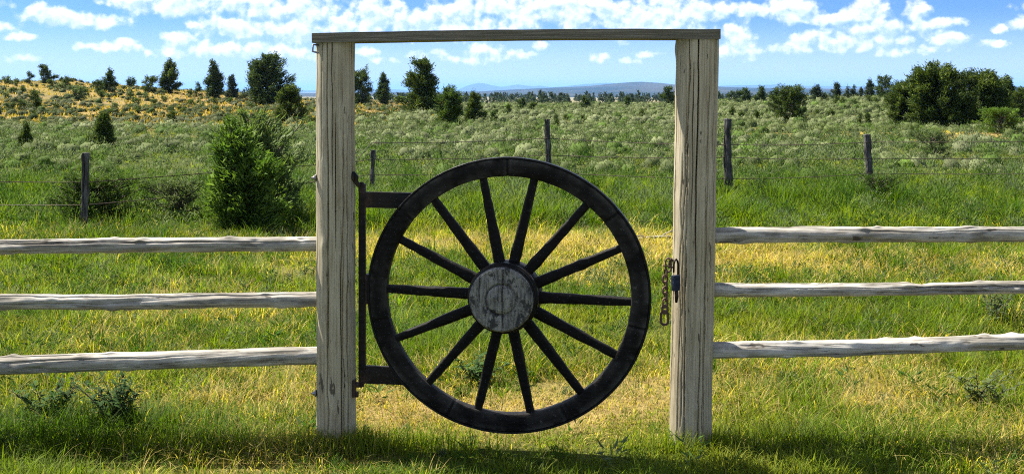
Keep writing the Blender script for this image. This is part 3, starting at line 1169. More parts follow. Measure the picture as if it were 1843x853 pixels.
def grass_colour(x, y, n):
    d = np.clip(dryness(x, y) + rng.normal(0, .08, n), 0, 1) ** 1.3
    lu = lushness(x, y)
    f = np.clip(fbm(x, y, 1.1, 51, 3) * 1.5 - .25 + rng.normal(0, .2, n), 0, 1)
    c = lerp(G_MID, G_LIGHT, f)
    c = lerp(np.zeros(3), np.ones(3), np.ones(n)) * c
    yl = sst(.45, .8, fbm(x, y, .9, 61, 3) + rng.normal(0, .12, n))
    c = c * (1 - yl[:, None] * .7) + np.asarray(G_YEL) * yl[:, None] * .7
    g = lu[:, None] * .75
    c = c * (1 - g) + np.asarray(G_DARK) * g
    ol = (sst(19, 30, y) * (.45 + .5 * fbm(x, y, 6, 151, 2)))[:, None]
    c = c * (1 - ol) + np.asarray((.165, .185, .058)) * ol
    st_ = lerp(STRAW, STRAW2, rng.random(n))
    pick = (rng.random(n) < d * .8 * (1 - .6 * lu))[:, None]
    c = np.where(pick, st_, c)
    return c * rng.uniform(.75, 1.25, (n, 1)), pick[:, 0], lu


def points(n, ya, yb, mx=1.0, p=1.0):
    mx = mx + 1.1
    y = np.sqrt(rng.uniform(ya ** 2, yb ** 2, n))
    x = rng.uniform(-1, 1, n) * (.475 * y + mx)
    return x, y


mb = MB()
lawn = MB()
for (ya, yb, n, h0, h1, w0, w1, seg) in ((4.5, 6.2, 265000, .025, .075, .003, .0055, 4), (6.2, 9.0, 215000, .03, .10, .0036, .0065, 4),
                                         (9.0, 14.0, 225000, .035, .105, .005, .0095, 3), (14.0, 22.0, 190000, .05, .15, .007, .0125, 3), (22.0, 50.0, 110000, .05, .13, .014, .028, 2)):
    per_t = 46
    nt = n // per_t
    tx_, ty_ = points(nt, ya, yb)
    lu0 = lushness(tx_, ty_)
    big = rng.uniform(.45, 1.5, nt) ** 1.3 * (.55 + .9 * fbm(tx_, ty_, .5 + .04 * ya, 91, 2)) * (1 + .9 * lu0)
    keep_t = rng.random(nt) > .9 * bareness(tx_, ty_)
    keep_t &= rng.random(nt) < np.clip(.30 + 2.6 * (fbm(tx_, ty_, .22 + .012 * ya, 95, 2) - .3) + lu0 * .5, .12, 1)
    if ya >= 20:
        keep_t &= rng.random(nt) < (1 - .93 * sst(22, 40, ty_) * sst(.34, .50, fbm(tx_, ty_, 5, 81, 3)))
    tx_, ty_, big = tx_[keep_t], ty_[keep_t], big[keep_t]
    nt = len(tx_)
    rad = (.035 + .0085 * ya) * rng.uniform(.6, 1.4, nt)
    cnt, ci = per_t, np.repeat(np.arange(nt), per_t)
    n = nt * per_t
    ox, oy = rng.normal(0, 1, n) * rad[ci], rng.normal(0, 1, n) * rad[ci]
    x, y = tx_[ci] + ox, ty_[ci] + oy
    ct, dryb, lu = grass_colour(tx_, ty_, nt)
    cb_, dryc, _ = grass_colour(x, y, n)
    ct = ct * rng.uniform(.42, 1.4, (nt, 1))
    c = np.where((rng.random(n) < .8)[:, None], ct[ci], cb_) * rng.uniform(.8, 1.2, (n, 1))
    hh = rng.uniform(h0, h1, n) * big[ci]
    low = sst(-.95, -.75, x) * (1 - sst(.85, 1.0, x)) * sst(5.1, 5.3, y) * (1 - sst(6.6, 7.0, y))
    hh = hh * (1 - .5 * low)
    lean = np.abs(rng.normal(.72, .34, n)) + .25 * dryb[ci]
    az_ = np.arctan2(oy, ox) + rng.normal(0, .9, n)
    blades(mb, x, y, hh, rng.uniform(w0, w1, n), az_, np.clip(lean, 0, 1.2), c, seg)
# coarse tussocks standing up out of the pasture
for i in range(170):
    yv = math.sqrt(rng.uniform(6.4 ** 2, 13.5 ** 2))
    xv = rng.uniform(-1, 1) * (.475 * yv + 1.5)
    if rng.random() < .75 * float(dryness(np.array([xv]), np.array([yv]))[0]): continue
    k = int(rng.integers(45, 120))
    rd = rng.uniform(.025, .07) * (1 + yv / 20)
    ox, oy = rng.normal(0, rd, k), rng.normal(0, rd, k)
    c = lerp(G_DARK, G_LIGHT, np.clip(rng.normal(rng.uniform(.0, .7), .12, k), 0, 1))
    blades(mb, xv + ox, yv + oy, rng.uniform(.10, .24, k) * rng.uniform(.7, 1.3), rng.uniform(.004, .007, k) * (.6 + yv / 14), np.arctan2(oy, ox) + rng.normal(0, .6, k), np.clip(np.abs(rng.normal(.75, .3, k)), 0, 1.2), c, 4)
# rank tall tufts along the wire fence
for i in range(420):
    ty0 = rng.uniform(14.6, 20.5)
    tx0 = rng.uniform(-1, 1) * (.475 * ty0 + 1)
    tp_ = float(lushness(np.array([tx0]), np.array([ty0]))[0])
    if rng.random() > .28 + .9 * tp_ + .3 * float(fbm(np.array([tx0]), np.array([ty0]), 1.6, 77, 2)[0] > .52): continue
    k = int(rng.integers(50, 110))
    rd = rng.uniform(.08, .22)
    ox, oy = rng.normal(0, rd, k), rng.normal(0, rd, k)
    c = lerp(G_DARK, G_LIGHT, np.clip(rng.normal(rng.uniform(.1, 1.0) - .5 * tp_, .12, k), 0, 1))
    blades(mb, tx0 + ox, ty0 + oy, rng.uniform(.16, .36, k) * rng.uniform(.7, 1.25) * (1 + .3 * tp_), rng.uniform(.008, .015, k), np.arctan2(oy, ox) + rng.normal(0, .6, k), np.clip(np.abs(rng.normal(.7, .3, k)), 0, 1.15), c, 4)
# taller tufts round the posts' feet
for cx0, cy0, rad, k in ((L(604, 800)[0], 5.52, .15, 1100), (L(1243, 800)[0], 5.52, .15, 800), (L(700, 800)[0], 5.55, .25, 900), (L(420, 800)[0], 5.5, .5, 2600)):
    x = cx0 + rng.normal(0, rad, k)
    y = cy0 + rng.normal(0, .06, k)
    c, dryb, lu = grass_colour(x, y, k)
    c = c * .4 + np.asarray(G_LIGHT) * .6
    blades(mb, x, y, rng.uniform(.05, .15, k), rng.uniform(.003, .005, k), rng.normal(.3, 1.6, k), np.abs(rng.normal(.5, .25, k)), c, 3)
tag(mb.build('grass', M['grass']), kind='stuff')

# straw: matted dead stems and curved seed stalks
mb = MB()
for (ya, yb, n, h0, h1, w) in ((4.7, 7.2, 15000, .06, .2, .0023), (7.2, 14, 24000, .07, .24, .0036), (14, 24, 5000, .12, .3, .005)):
    x, y = points(n, ya, yb)
    keep = rng.random(n) < .10 + .9 * dryness(x, y)
    x, y = x[keep], y[keep]
    n = len(x)
    c = lerp(STRAW, STRAW2, rng.random(n)) * rng.uniform(.7, 1.15, (n, 1))
    gr_ = (rng.random(n) < .35)[:, None]
    c = np.where(gr_, np.asarray((.24, .25, .10)), c)
    low = sst(-.95, -.75, x) * (1 - sst(.85, 1.0, x)) * (1 - sst(6.8, 7.2, y))
    blades(mb, x, y, rng.uniform(h0, h1, n) * (1 - .6 * low), np.full(n, w) * rng.uniform(.7, 1.4, n), rng.uniform(0, 6.3, n), np.clip(np.abs(rng.normal(.75, .35, n)), 0, 1.25), c, 4)
x, y = points(26000, 5.0, 13.5)
keep = rng.random(len(x)) < .03 + .97 * np.clip(dryness(x, y) * 1.1 - .25 + .8 * bareness(x, y), 0, 1)
x, y = x[keep], y[keep]
n = len(x)
blades(mb, x, y, rng.uniform(.06, .17, n), rng.uniform(.0022, .005, n) * (y / 6.5), rng.uniform(0, 6.3, n), rng.uniform(1.1, 1.35, n), lerp(STRAW, STRAW2, rng.random(n)) * rng.uniform(.6, 1.2, (n, 1)), 4)
x, y = points(60000, 44, 150, 2)
keep = rng.random(len(x)) < sst(42, 60, y) * sst(-1, -7, x) * dryness(x, y)
x, y = x[keep], y[keep]
n = len(x)
blades(mb, x, y, rng.uniform(.10, .30, n), rng.uniform(.05, .12, n), rng.uniform(0, 6.3, n), np.abs(rng.normal(.5, .3, n)), lerp((.26, .175, .045), (.36, .27, .08), rng.random(n)) * rng.uniform(.6, 1.2, (n, 1)), 2)
tag(mb.build('dry_grass', M['grass']), kind='stuff')


# ------------------------------------------------------------------ sagebrush covering the range (uncountable)
def sprays(mb, c, d, ln, wd, col, droop=0.0):
    """thin leaf triangles: centres c, directions d"""
    n = len(c)
    d = d / np.maximum(np.linalg.norm(d, axis=1, keepdims=True), 1e-6)
    r_ = rng.normal(size=(n, 3))
    s_ = np.cross(d, r_)
    s_ /= np.maximum(np.linalg.norm(s_, axis=1, keepdims=True), 1e-6)
    ln, wd = np.broadcast_to(ln, (n,))[:, None], np.broadcast_to(wd, (n,))[:, None]
    a = c - s_ * wd * .5 - d * ln * .4
    b = c + s_ * wd * .5 - d * ln * .4
    e = c + d * ln * .6
    m_ = c + np.cross(d, s_) * wd * .35
    v = np.stack([a, m_, e, b], 1).reshape(-1, 3)
    base = (np.arange(n) * 4)[:, None]
    mb.add(v, [np.concatenate([base + np.array([0, 1, 2]), base + np.array([1, 3, 2])])], tint=np.repeat(col, 4, 0))


SAGE1, SAGE2, SAGE3 = (.115, .150, .045), (.21, .235, .115), (.075, .125, .020)
mb = MB()
for (ya, yb, n, k, r0, r1, leaf) in ((17.0, 30, 1300, 170, .13, .40, .07), (30, 60, 4200, 90, .18, .52, .11), (60, 105, 8500, 46, .22, .60, .16), (105, 165, 9500, 24, .25, .62, .21)):
    x, y = points(n, ya, yb, 3)
    nz = fbm(x, y, 4.5, 101, 3)
    hill = sst(48, 70, y) * sst(-4, -12, x)
    prob = np.clip(sst(16, 30, y) * (.12 + 1.1 * sst(.34, .60, nz)), 0, 1) * (1 - .42 * hill) * (1 - .8 * np.clip(patch(x, y, 1480, 243, 5, 2.5) + patch(x, y, 1640, 246, 4, 3) + patch(x, y, 1800, 247, 5, 3.5), 0, 1))
    keep = rng.random(n) < prob
    x, y, hill = x[keep], y[keep], hill[keep]
    n = len(x)
    r_ = rng.uniform(r0, r1, n) ** 1.15 * (1 - .2 * hill)
    hh = r_ * rng.uniform(.8, 1.35, n)
    f = np.clip((fbm(x, y, 8, 111, 3) - .5) * 2.2 + .45 + rng.normal(0, .10, n), 0, 1)
    c = lerp(SAGE1, SAGE2, f)
    gg = (rng.random(n) < np.where(hill > .5, .25, .30 * (1 - sst(30, 70, y)) + .10))[:, None]
    c = np.where(gg, np.asarray(SAGE3) * rng.uniform(.7, 1.5, (n, 1)), c)
    c = c * rng.uniform(.7, 1.2, (n, 1))
    c = c * (1 - .42 * (hill > .5))[:, None]
    # core of each mound: a lumpy dome
    nu, nv = 9, 4
    cth = np.linspace(0, 2 * np.pi, nu, endpoint=False)
    cel = np.linspace(0, np.pi / 2, nv + 1)[:nv]
    TH, EL = np.meshgrid(cth, cel)
    TH, EL = TH.ravel(), EL.ravel()
    nvx = nu * nv + 1
    lum = rng.uniform(.58, .90, (n, nu * nv))
    ux = np.concatenate([np.cos(TH) * np.cos(EL) * lum, np.zeros((n, 1))], 1)
    uy = np.concatenate([np.sin(TH) * np.cos(EL) * lum, np.zeros((n, 1))], 1)
    uz = np.concatenate([np.sin(EL) * lum, rng.uniform(.55, .8, (n, 1))], 1)
    gz_ = height(x, y) - .05
    core = np.stack([x[:, None] + ux * r_[:, None], y[:, None] + uy * r_[:, None], gz_[:, None] + uz * hh[:, None]], -1).reshape(-1, 3)
    bs = (np.arange(n) * nvx)[:, None, None]
    gq = grid_faces(nu, nv, True)[None]
    tp = np.stack([(nv - 1) * nu + np.arange(nu), (nv - 1) * nu + (np.arange(nu) + 1) % nu, np.full(nu, nvx - 1)], 1)[None]
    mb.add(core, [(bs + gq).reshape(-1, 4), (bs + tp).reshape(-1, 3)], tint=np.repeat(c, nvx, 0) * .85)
    th = rng.uniform(0, 2 * np.pi, (n, k))
    el = np.arcsin(rng.uniform(.0, 1, (n, k)))
    rr = rng.uniform(.70, 1.13, (n, k))
    lob = 1 + .12 * np.sin(th * 3 + rng.uniform(0, 6, (n, 1))) * np.cos(el)
    d = np.stack([np.cos(th) * np.cos(el), np.sin(th) * np.cos(el), np.sin(el)], -1)
    cc = np.stack([x[:, None] + d[..., 0] * rr * lob * r_[:, None], y[:, None] + d[..., 1] * rr * lob * r_[:, None], gz_[:, None] + d[..., 2] * rr * hh[:, None]], -1).reshape(-1, 3)
    dd = (d + np.array([0, 0, .5]) + rng.normal(0, .3, d.shape)).reshape(-1, 3)
    col = (np.repeat(c, k, 0) * rng.uniform(.75, 1.25, (n * k, 1)))
    sz = np.repeat(np.clip(r_ / r1, .5, 1.2), k)
    sprays(mb, cc, dd, leaf * sz * rng.uniform(.7, 1.4, n * k), leaf * .42 * sz, col)
tag(mb.build('sagebrush', M['sage']), kind='stuff')

# ---- leafy herbs low in the pasture (uncountable)
mb = MB()
for (ya, yb, n, k, r0, r1, leaf) in ((4.6, 6.4, 700, 80, .02, .06, .018), (6.4, 9.5, 2600, 70, .03, .10, .024), (9.5, 14, 4200, 60, .04, .13, .034), (14, 24, 5200, 70, .08, .28, .05), (24, 50, 5200, 44, .12, .34, .09)):
    x, y = points(n, ya, yb, 1.5)
    f = fbm(x, y, 1.3 + .1 * ya, 131, 3)
    keep = (rng.random(n) < np.clip(2.6 * (f - .32), .05, 1)) & (bareness(x, y) < .35) & (rng.random(n) > .7 * dryness(x, y))
    x, y = x[keep], y[keep]
    n = len(x)
    lu = lushness(x, y)
    r_ = rng.uniform(r0, r1, n) * (1 + .5 * lu)
    hh = r_ * rng.uniform(.9, 1.7, n)
    c = lerp((.035, .080, .010), (.10, .155, .03), np.clip(rng.random(n) - .4 * lu, 0, 1))
    gy = (rng.random(n) < .22 + .45 * sst(19, 30, y))[:, None]
    c = np.where(gy, np.asarray((.13, .16, .085)), c)
    th = rng.uniform(0, 2 * np.pi, (n, k))
    el = np.arcsin(rng.uniform(.0, 1, (n, k)))
    rr = rng.uniform(.25, 1.1, (n, k)) ** .6
    d = np.stack([np.cos(th) * np.cos(el), np.sin(th) * np.cos(el), np.sin(el)], -1)
    cc = np.stack([x[:, None] + d[..., 0] * rr * r_[:, None], y[:, None] + d[..., 1] * rr * r_[:, None], height(x, y)[:, None] + d[..., 2] * rr * hh[:, None]], -1).reshape(-1, 3)
    dd = (d + np.array([0, 0, .35]) + rng.normal(0, .4, d.shape)).reshape(-1, 3)
    sprays(mb, cc, dd, leaf * rng.uniform(.7, 1.5, n * k), leaf * .42, np.repeat(c, k, 0) * rng.uniform(.7, 1.3, (n * k, 1)))
# bushy green clumps: rank behind the rails, fuller along the wire fence
spots = []
while len(spots) < 330:
    yv = math.sqrt(rng.uniform(6.6 ** 2, 21 ** 2))
    xv = rng.uniform(-1, 1) * (.475 * yv + 1.5)
    xa, ya_ = np.array([xv]), np.array([yv])
    dn = .12 + .5 * float(fbm(xa, ya_, 1.9, 191, 2)[0] > .5) + (.55 if 14.3 < yv < 20 else 0)
    if rng.random() < dn * (1 - .9 * float(dryness(xa, ya_)[0])) * (1 - float(bareness(xa, ya_)[0])):
        spots.append((xv, yv))
for xv, yv in spots:
    far_ = sst(12, 16, np.array([yv]))[0]
    r_ = rng.uniform(.06, .15) * (1 + 1.1 * far_)
    k = int(110 + 130 * far_)
    th = rng.uniform(0, 6.28, k)
    el = np.arcsin(rng.uniform(0, 1, k))
    d = np.stack([np.cos(th) * np.cos(el), np.sin(th) * np.cos(el), np.sin(el)], 1)
    rr = rng.uniform(.5, 1.15, k)
    c = np.array([xv, yv, float(height(xv, yv))]) + d * rr[:, None] * np.array([r_, r_, r_ * rng.uniform(1.0, 1.7)])
    tone = lerp((.030, .075, .010), (.11, .175, .025), np.clip(rng.normal(rng.uniform(.1, 1.0), .1, k), 0, 1)) if rng.random() < .7 else np.tile((.12, .16, .075), (k, 1))
    sprays(mb, c, d + np.array([0, 0, .7]) + rng.normal(0, .35, (k, 3)), (.035 + .035 * far_) * rng.uniform(.7, 1.6, k), .012 + .010 * far_, tone * rng.uniform(.7, 1.3, (k, 1)))
# broad leaved rosettes among the near grass
x, y = points(420, 4.8, 11, .8)
keep = (fbm(x, y, 1.1, 171, 2) > .47) & (bareness(x, y) < .3)
for X, Yv in zip(x[keep], y[keep]):
    k = int(rng.integers(9, 22))
    sc = rng.uniform(.6, 1.3)
    a_ = rng.uniform(0, 6.28, k)
    rr = rng.uniform(.01, .06, k) * sc
    hz_ = rng.uniform(.01, .11, k) * sc
    c = np.stack([X + np.cos(a_) * rr, Yv + np.sin(a_) * rr, float(height(X, Yv)) + hz_], 1)
    d = np.stack([np.cos(a_), np.sin(a_), rng.uniform(.1, 1.1, k)], 1)
    base_c = np.asarray(((.04, .09, .015), (.07, .125, .03), (.12, .15, .07))[int(rng.integers(0, 3))])
    sprays(mb, c, d, rng.uniform(.035, .085, k) * sc, rng.uniform(.012, .024, k) * sc, np.tile(base_c, (k, 1)) * rng.uniform(.7, 1.3, (k, 1)))
tag(mb.build('weeds', M['leaves']), kind='stuff')

# ------------------------------------------------------------------ trees and shrubs
ENV = {
    'cone': lambda t: (1 - t) ** .95 * np.minimum(1, .45 + t * 5),
    'oval': lambda t: np.sqrt(np.clip(1 - ((t - .30) / .72) ** 2, 0, 1)) * (1 - .25 * t),
    'dome': lambda t: np.sqrt(np.clip(1 - ((t - .22) / .80) ** 2, 0, 1)),
    'bell': lambda t: np.where(t < .25, .8 + .8 * t, np.clip((1 - t) / .75, 0, 1) ** .85),
    'open': lambda t: np.clip((1 - t) ** .6 * (.62 + .55 * np.sin(t * 9.0) ** 2), 0, 1),
    'pine': lambda t: (1 - t) ** .85 * np.minimum(1, .3 + t * 3.2),
}
TINT = {
    'dark': ((.026, .052, .012), (.115, .145, .030)),
    'deep': ((.024, .048, .015), (.088, .120, .034)),
    'green': ((.036, .070, .014), (.10, .145, .03)),
    'blue': ((.030, .046, .028), (.060, .080, .045)),
    'bright': ((.040, .095, .012), (.16, .23, .04)),
    'pale': ((.075, .115, .035), (.17, .215, .09)),
    'grey': ((.065, .095, .035), (.16, .20, .09)),
}


def tree(name, label, cat, px0, px1, ptop, pbase, env='cone', tint='dark', dens=1.0, group=None, lean=0.0, Y=None, gap=.2, up=.5, clear=.015, single=False, seed=None, tops=1):
    """a juniper / pine / shrub: tapered trunk, limbs, and a crown of many small sprays in clumps along the limbs"""
    q = np.random.default_rng(int(px0 * 13 + pbase * 7) if seed is None else seed)
    pc = (px0 + px1) / 2
    if Y is None:
        X, Y = hit(pc, pbase)
    else:
        X = (pc - 921.5) / F * Y
    gz = float(height(X, Y))
    ht = max(EYE - (ptop - HOR) / F * Y - gz, .25)
    wd = (px1 - px0) / F * Y
    area = (px1 - px0) * (pbase - ptop)
    ntri = int(np.clip(area * 1.4, 180, 12000) * dens)
    per = 9
    ntuft = max(ntri // per, 14)
    nl = int(np.clip(ntuft / 9, 8, 150))
    root = tag(empty(name, (X, Y, gz)), label, cat, group)
    E = ENV[env]
    lv = (np.arange(nl) + q.uniform(0, 1, nl)) / nl
    tv = clear + (1 - clear) * lv ** .9 * .98
    azm = np.arange(nl) * 2.39996 + q.normal(0, .45, nl)
    lop = 1 + .25 * np.sin(azm + q.uniform(0, 6)) * (1 if env != 'cone' else .5)
    Lb = np.maximum(E(tv), .05) * wd * .5 * q.uniform(.62, 1.12, nl) * lop
    drop = q.random(nl) < gap
    Lb = np.where(drop, Lb * .35, Lb)
    upv = up * q.uniform(.5, 1.4, nl) * (.08 + 1.5 * tv)
    ax = np.array([lean * ht, 0, 0])
    top_off = [np.zeros(3)] + [np.array([q.uniform(-.28, .28) * wd, q.uniform(-.2, .2) * wd, 0]) for _ in range(tops - 1)]
    which = q.integers(0, tops, nl)
    tz = np.where(which > 0, .86, 1.0)
    ofs = np.array(top_off)[which] * (np.clip(tv * 1.6, 0, 1))[:, None]
    base = np.stack([0 * tv, 0 * tv, tv * ht * .97 * tz], 1) + ax * (tv ** 1.5)[:, None] + ofs
    dirs = np.stack([np.cos(azm), np.sin(azm), upv], 1)
    tips = base + dirs * Lb[:, None]
    tips[:, 2] = np.clip(tips[:, 2], .02 * ht, ht * 1.0)
    # trunk and limbs
    tb = MB()
    tr_ = max(.018 * ht + .015, .012)
    zz = np.linspace(0, .96, 7)
    tube(tb, np.stack([ax[0] * zz ** 1.5 + q.normal(0, .006, 7) * ht, q.normal(0, .006, 7) * ht, zz * ht - .05], 1), tr_ * (1 - .9 * zz) + .004, 7)
    if area > 700:
        for i in range(nl):
            if Lb[i] > .12 * wd:
                tube(tb, [base[i], base[i] * .5 + tips[i] * .5 - np.array([0, 0, .04 * Lb[i]]), base[i] * .12 + tips[i] * .88], np.array([.30, .2, .08]) * tr_ + .003, 4, cap=False)
    # crown
    wl_ = Lb / Lb.sum()
    idx = q.choice(nl, ntuft, p=wl_)
    s_ = q.uniform(.25, 1.05, ntuft) ** .75
    cen = base[idx] + (tips[idx] - base[idx]) * s_[:, None]
    spread = (.022 * wd + .012 * ht)
    cen = cen + q.normal(0, 1, (ntuft, 3)) * spread * (.6 if area > 700 else .8)
    ls = np.clip(.075 * ht, 4.2 / F * Y, (9.5 if Y > 25 else 15) / F * Y)
    d0_ = dirs[idx] * np.array([1, 1, .5]) + np.array([0, 0, .55])
    dirn = np.repeat(d0_, per, 0) + q.normal(0, .62, (ntuft * per, 3))
    cc = np.repeat(cen, per, 0) + q.normal(0, 1, (ntuft * per, 3)) * ls * .42
    cc[:, 2] = np.maximum(cc[:, 2], .01 * ht)
    a_, b_ = TINT[tint]
    f = np.clip(q.beta(1.4, 2.2, ntuft) + .15 * (s_ - .6), 0, 1)
    col = np.repeat(lerp(a_, b_, f), per, 0) * q.uniform(.75, 1.3, (ntuft * per, 1))
    cb = MB()
    sprays(cb, cc, dirn, ls * q.uniform(.7, 1.35, ntuft * per), ls * .36, col)
    if single or area < 160:
        mw = cb.build(name, M['needles'])
        mw.location = root.location
        bpy.data.objects.remove(root)
        mw.name = name
        return tag(mw, label, cat, group)
    tb.build('trunk' if cat == 'tree' else 'stems', M['bark'], root)
    cb.build('crown' if cat == 'tree' else 'foliage', M['needles'], root)
    return root


HG = 'trees along the crest of the dry hill'
T = tree
T('pine_tree', 'tiny spindly pine farthest out on the dry hill crest', 'tree', 46, 60, 128, 152, 'open', 'deep', group=HG)
T('pine_tree', 'small lopsided pine with a bushy skirt on the hill crest', 'tree', 62, 96, 113, 150, 'open', 'deep', 1.1, HG, -.12, tops=2)
T('juniper_tree', 'rounded tree with a pointed tip standing alone mid crest between two low shrubs', 'tree', 180, 216, 123, 166, 'pine', 'deep', 1.2, HG)
T('juniper_tree', 'big ragged dark tree with jutting limbs on the hill crest', 'tree', 276, 331, 104, 168, 'pine', 'dark', 1.1, HG, .05, gap=.3)
T('juniper_tree', 'stubby narrow tree just before the tall pointed tree on the crest', 'tree', 347, 362, 148, 173, 'oval', 'deep', 1, HG)
T('pine_tree', 'tall pointed tree with two tips standing on the hill crest', 'tree', 361, 404, 108, 178, 'pine', 'deep', 1.2, HG, gap=.15, tops=2)
T('pine_tree', 'smooth bluish cone shaped tree beside the tall pointed one', 'tree', 402, 434, 134, 179, 'cone', 'blue', 1.3, HG, gap=.05)
T('juniper_tree', 'small bush like tree at the foot of the broad dense juniper', 'tree', 432, 447, 164, 182, 'oval', 'blue', 1, HG)
T('juniper_tree', 'broad dense dark juniper, bulkiest of the crest trees', 'tree', 440, 524, 101, 190, 'oval', 'deep', 1.35, HG, gap=.12, tops=3)
T('juniper_tree', 'dark juniper on the slope in front of the broad dense one', 'tree', 490, 547, 154, 224, 'oval', 'dark', 1.35, None, .03, gap=.1, tops=2)
T('juniper_tree', 'dense juniper half hidden behind the hinge post of the gate', 'tree', 618, 672, 122, 189, 'oval', 'dark', 1.2, None, gap=.15, tops=3)
T('pine_tree', 'narrow dark juniper just clear of the hinge post', 'tree', 669, 709, 130, 189, 'pine', 'deep', 1.3, None, gap=.1)
T('juniper_tree', 'tall open juniper with wide spreading bare limbs, seen above the wheel', 'tree', 720, 807, 110, 207, 'open', 'dark', .75, None, .02, gap=.35, up=.55)
T('juniper_tree', 'bright green dense juniper in front of the tall open one', 'tree', 782, 832, 158, 228, 'oval', 'green', 1.5, None, gap=.05, tops=2)
T('juniper_tree', 'twin peaked green juniper next to the bright dense one', 'tree', 829, 876, 161, 220, 'cone', 'dark', 1.4, None, gap=.05, tops=2)
T('juniper_shrub', 'low dark shrub under the tall open juniper', 'shrub', 728, 770, 178, 205, 'dome', 'green', 1.2, None)
T('juniper_tree', 'knee high juniper bush past the foot of the twin peaked one', 'shrub', 876, 900, 201, 225, 'pine', 'green', 1.3, None)
T('juniper_tree', 'small dark cone juniper near the left bottom edge of the dry hill', 'tree', 27, 66, 218, 275, 'cone', 'dark', 1.4, None, gap=.05)
T('juniper_tree', 'bushy dark juniper standing out in the sage beyond the leftmost fence stake', 'tree', 160, 219, 201, 272, 'pine', 'dark', 1.4, None, gap=.05)
T('juniper_tree', 'finger sized juniper seedling touching the bushy one in the sage', 'shrub', 149, 159, 245, 268, 'cone', 'dark', 1.2, None)
SH = 'dark shrubs dotted over the dry hill'
for (a, b_, c, d, lab) in ((53, 77, 164, 198, 'dark upright shrub on the hillside below the lopsided pine'), (32, 48, 182, 201, 'dark shrub lower on the slope beside the upright one'),
                           (110, 129, 140, 154, 'flat dark shrub on the crest past the lopsided pine'), (164, 187, 146, 168, 'dark round shrub leaning against the rounded crest tree'),
                           (226, 245, 141, 160, 'round shrub like tree between the rounded and the ragged crest trees'), (252, 284, 140, 166, 'wide dark shrub hugging the ragged tree'),
                           (127, 158, 157, 180, 'broad grey green mound shrub just under the crest'), (302, 320, 200, 224, 'pointed dark shrub alone low on the golden slope')):
    T('juniper_shrub', lab, 'shrub', a, b_, c, d, 'dome', 'grey' if 'grey' in lab else 'dark', 1.3, SH)
for i, (xc, yb, w_) in enumerate(((12, 152, 16), (30, 156, 14), (20, 200, 18), (40, 166, 12), (93, 160, 18), (112, 162, 14), (100, 196, 10), (148, 168, 9), (182, 178, 16), (206, 196, 12), (200, 205, 9),
                                  (246, 192, 16), (232, 178, 12), (262, 178, 10), (275, 188, 12), (297, 184, 11), (246, 204, 14), (135, 222, 12), (340, 172, 10), (345, 190, 16), (330, 206, 12),
                                  (365, 196, 12), (388, 188, 12), (414, 186, 9), (452, 196, 12), (556, 206, 14), (560, 222, 12), (470, 212, 10), (60, 210, 12), (10, 178, 14), (22, 168, 10),
                                  (645, 206, 9), (660, 214, 10), (690, 200, 12), (705, 212, 11), (676, 222, 10), (742, 214, 12), (716, 226, 13), (752, 228, 12))):
    T('hillside_shrub', 'small dark rounded shrub on the golden hillside', 'shrub', xc - w_ / 2, xc + w_ / 2, yb - w_ * .8, yb, 'dome', ('dark', 'grey', 'dark', 'green')[i % 4], 1.2, 'small shrubs on the golden hillside', single=True)
FG = 'young junipers scattered in the sage flat'
for (a, b_, c, d, lab) in ((993, 1010, 205, 230, 'small dark juniper touching the fence stake seen above the wheel rim'), (1042, 1054, 207, 223, 'small cone juniper in open sage past the stake above the wheel'),
                           (1094, 1103, 209, 221, 'tiny juniper in open sage midway between the stake and the latch post'), (1146, 1164, 197, 216, 'pointed little juniper in the sage nearest the latch post inside the gate'),
                           (909, 922, 189, 207, 'rounded small juniper at the edge of the flat past the twin peaked one'), (950, 966, 186, 206, 'round little juniper at the far edge of the flat below the tree belt'),
                           (1310, 1325, 191, 216, 'dark narrow juniper right behind the stake beside the latch post'), (1325, 1343, 199, 219, 'squat pair of junipers next to the narrow one by the stake'),
                           (1358, 1369, 203, 219, 'small cone juniper between the stake and the round dark tree'), (1488, 1504, 198, 221, 'small pointed juniper out in the sage past the round dark tree'),
                           (1544, 1553, 203, 224, 'thin half of a juniper pair in front of the big thicket'), (1553, 1569, 203, 223, 'wide half of a juniper pair in front of the big thicket')):
    T('juniper_tree', lab, 'tree', a, b_, c, d, 'cone' if 'round' not in lab else 'oval', 'dark', 1.3, FG, gap=.05)
BG = 'trees standing along the far edge of the sage flat'
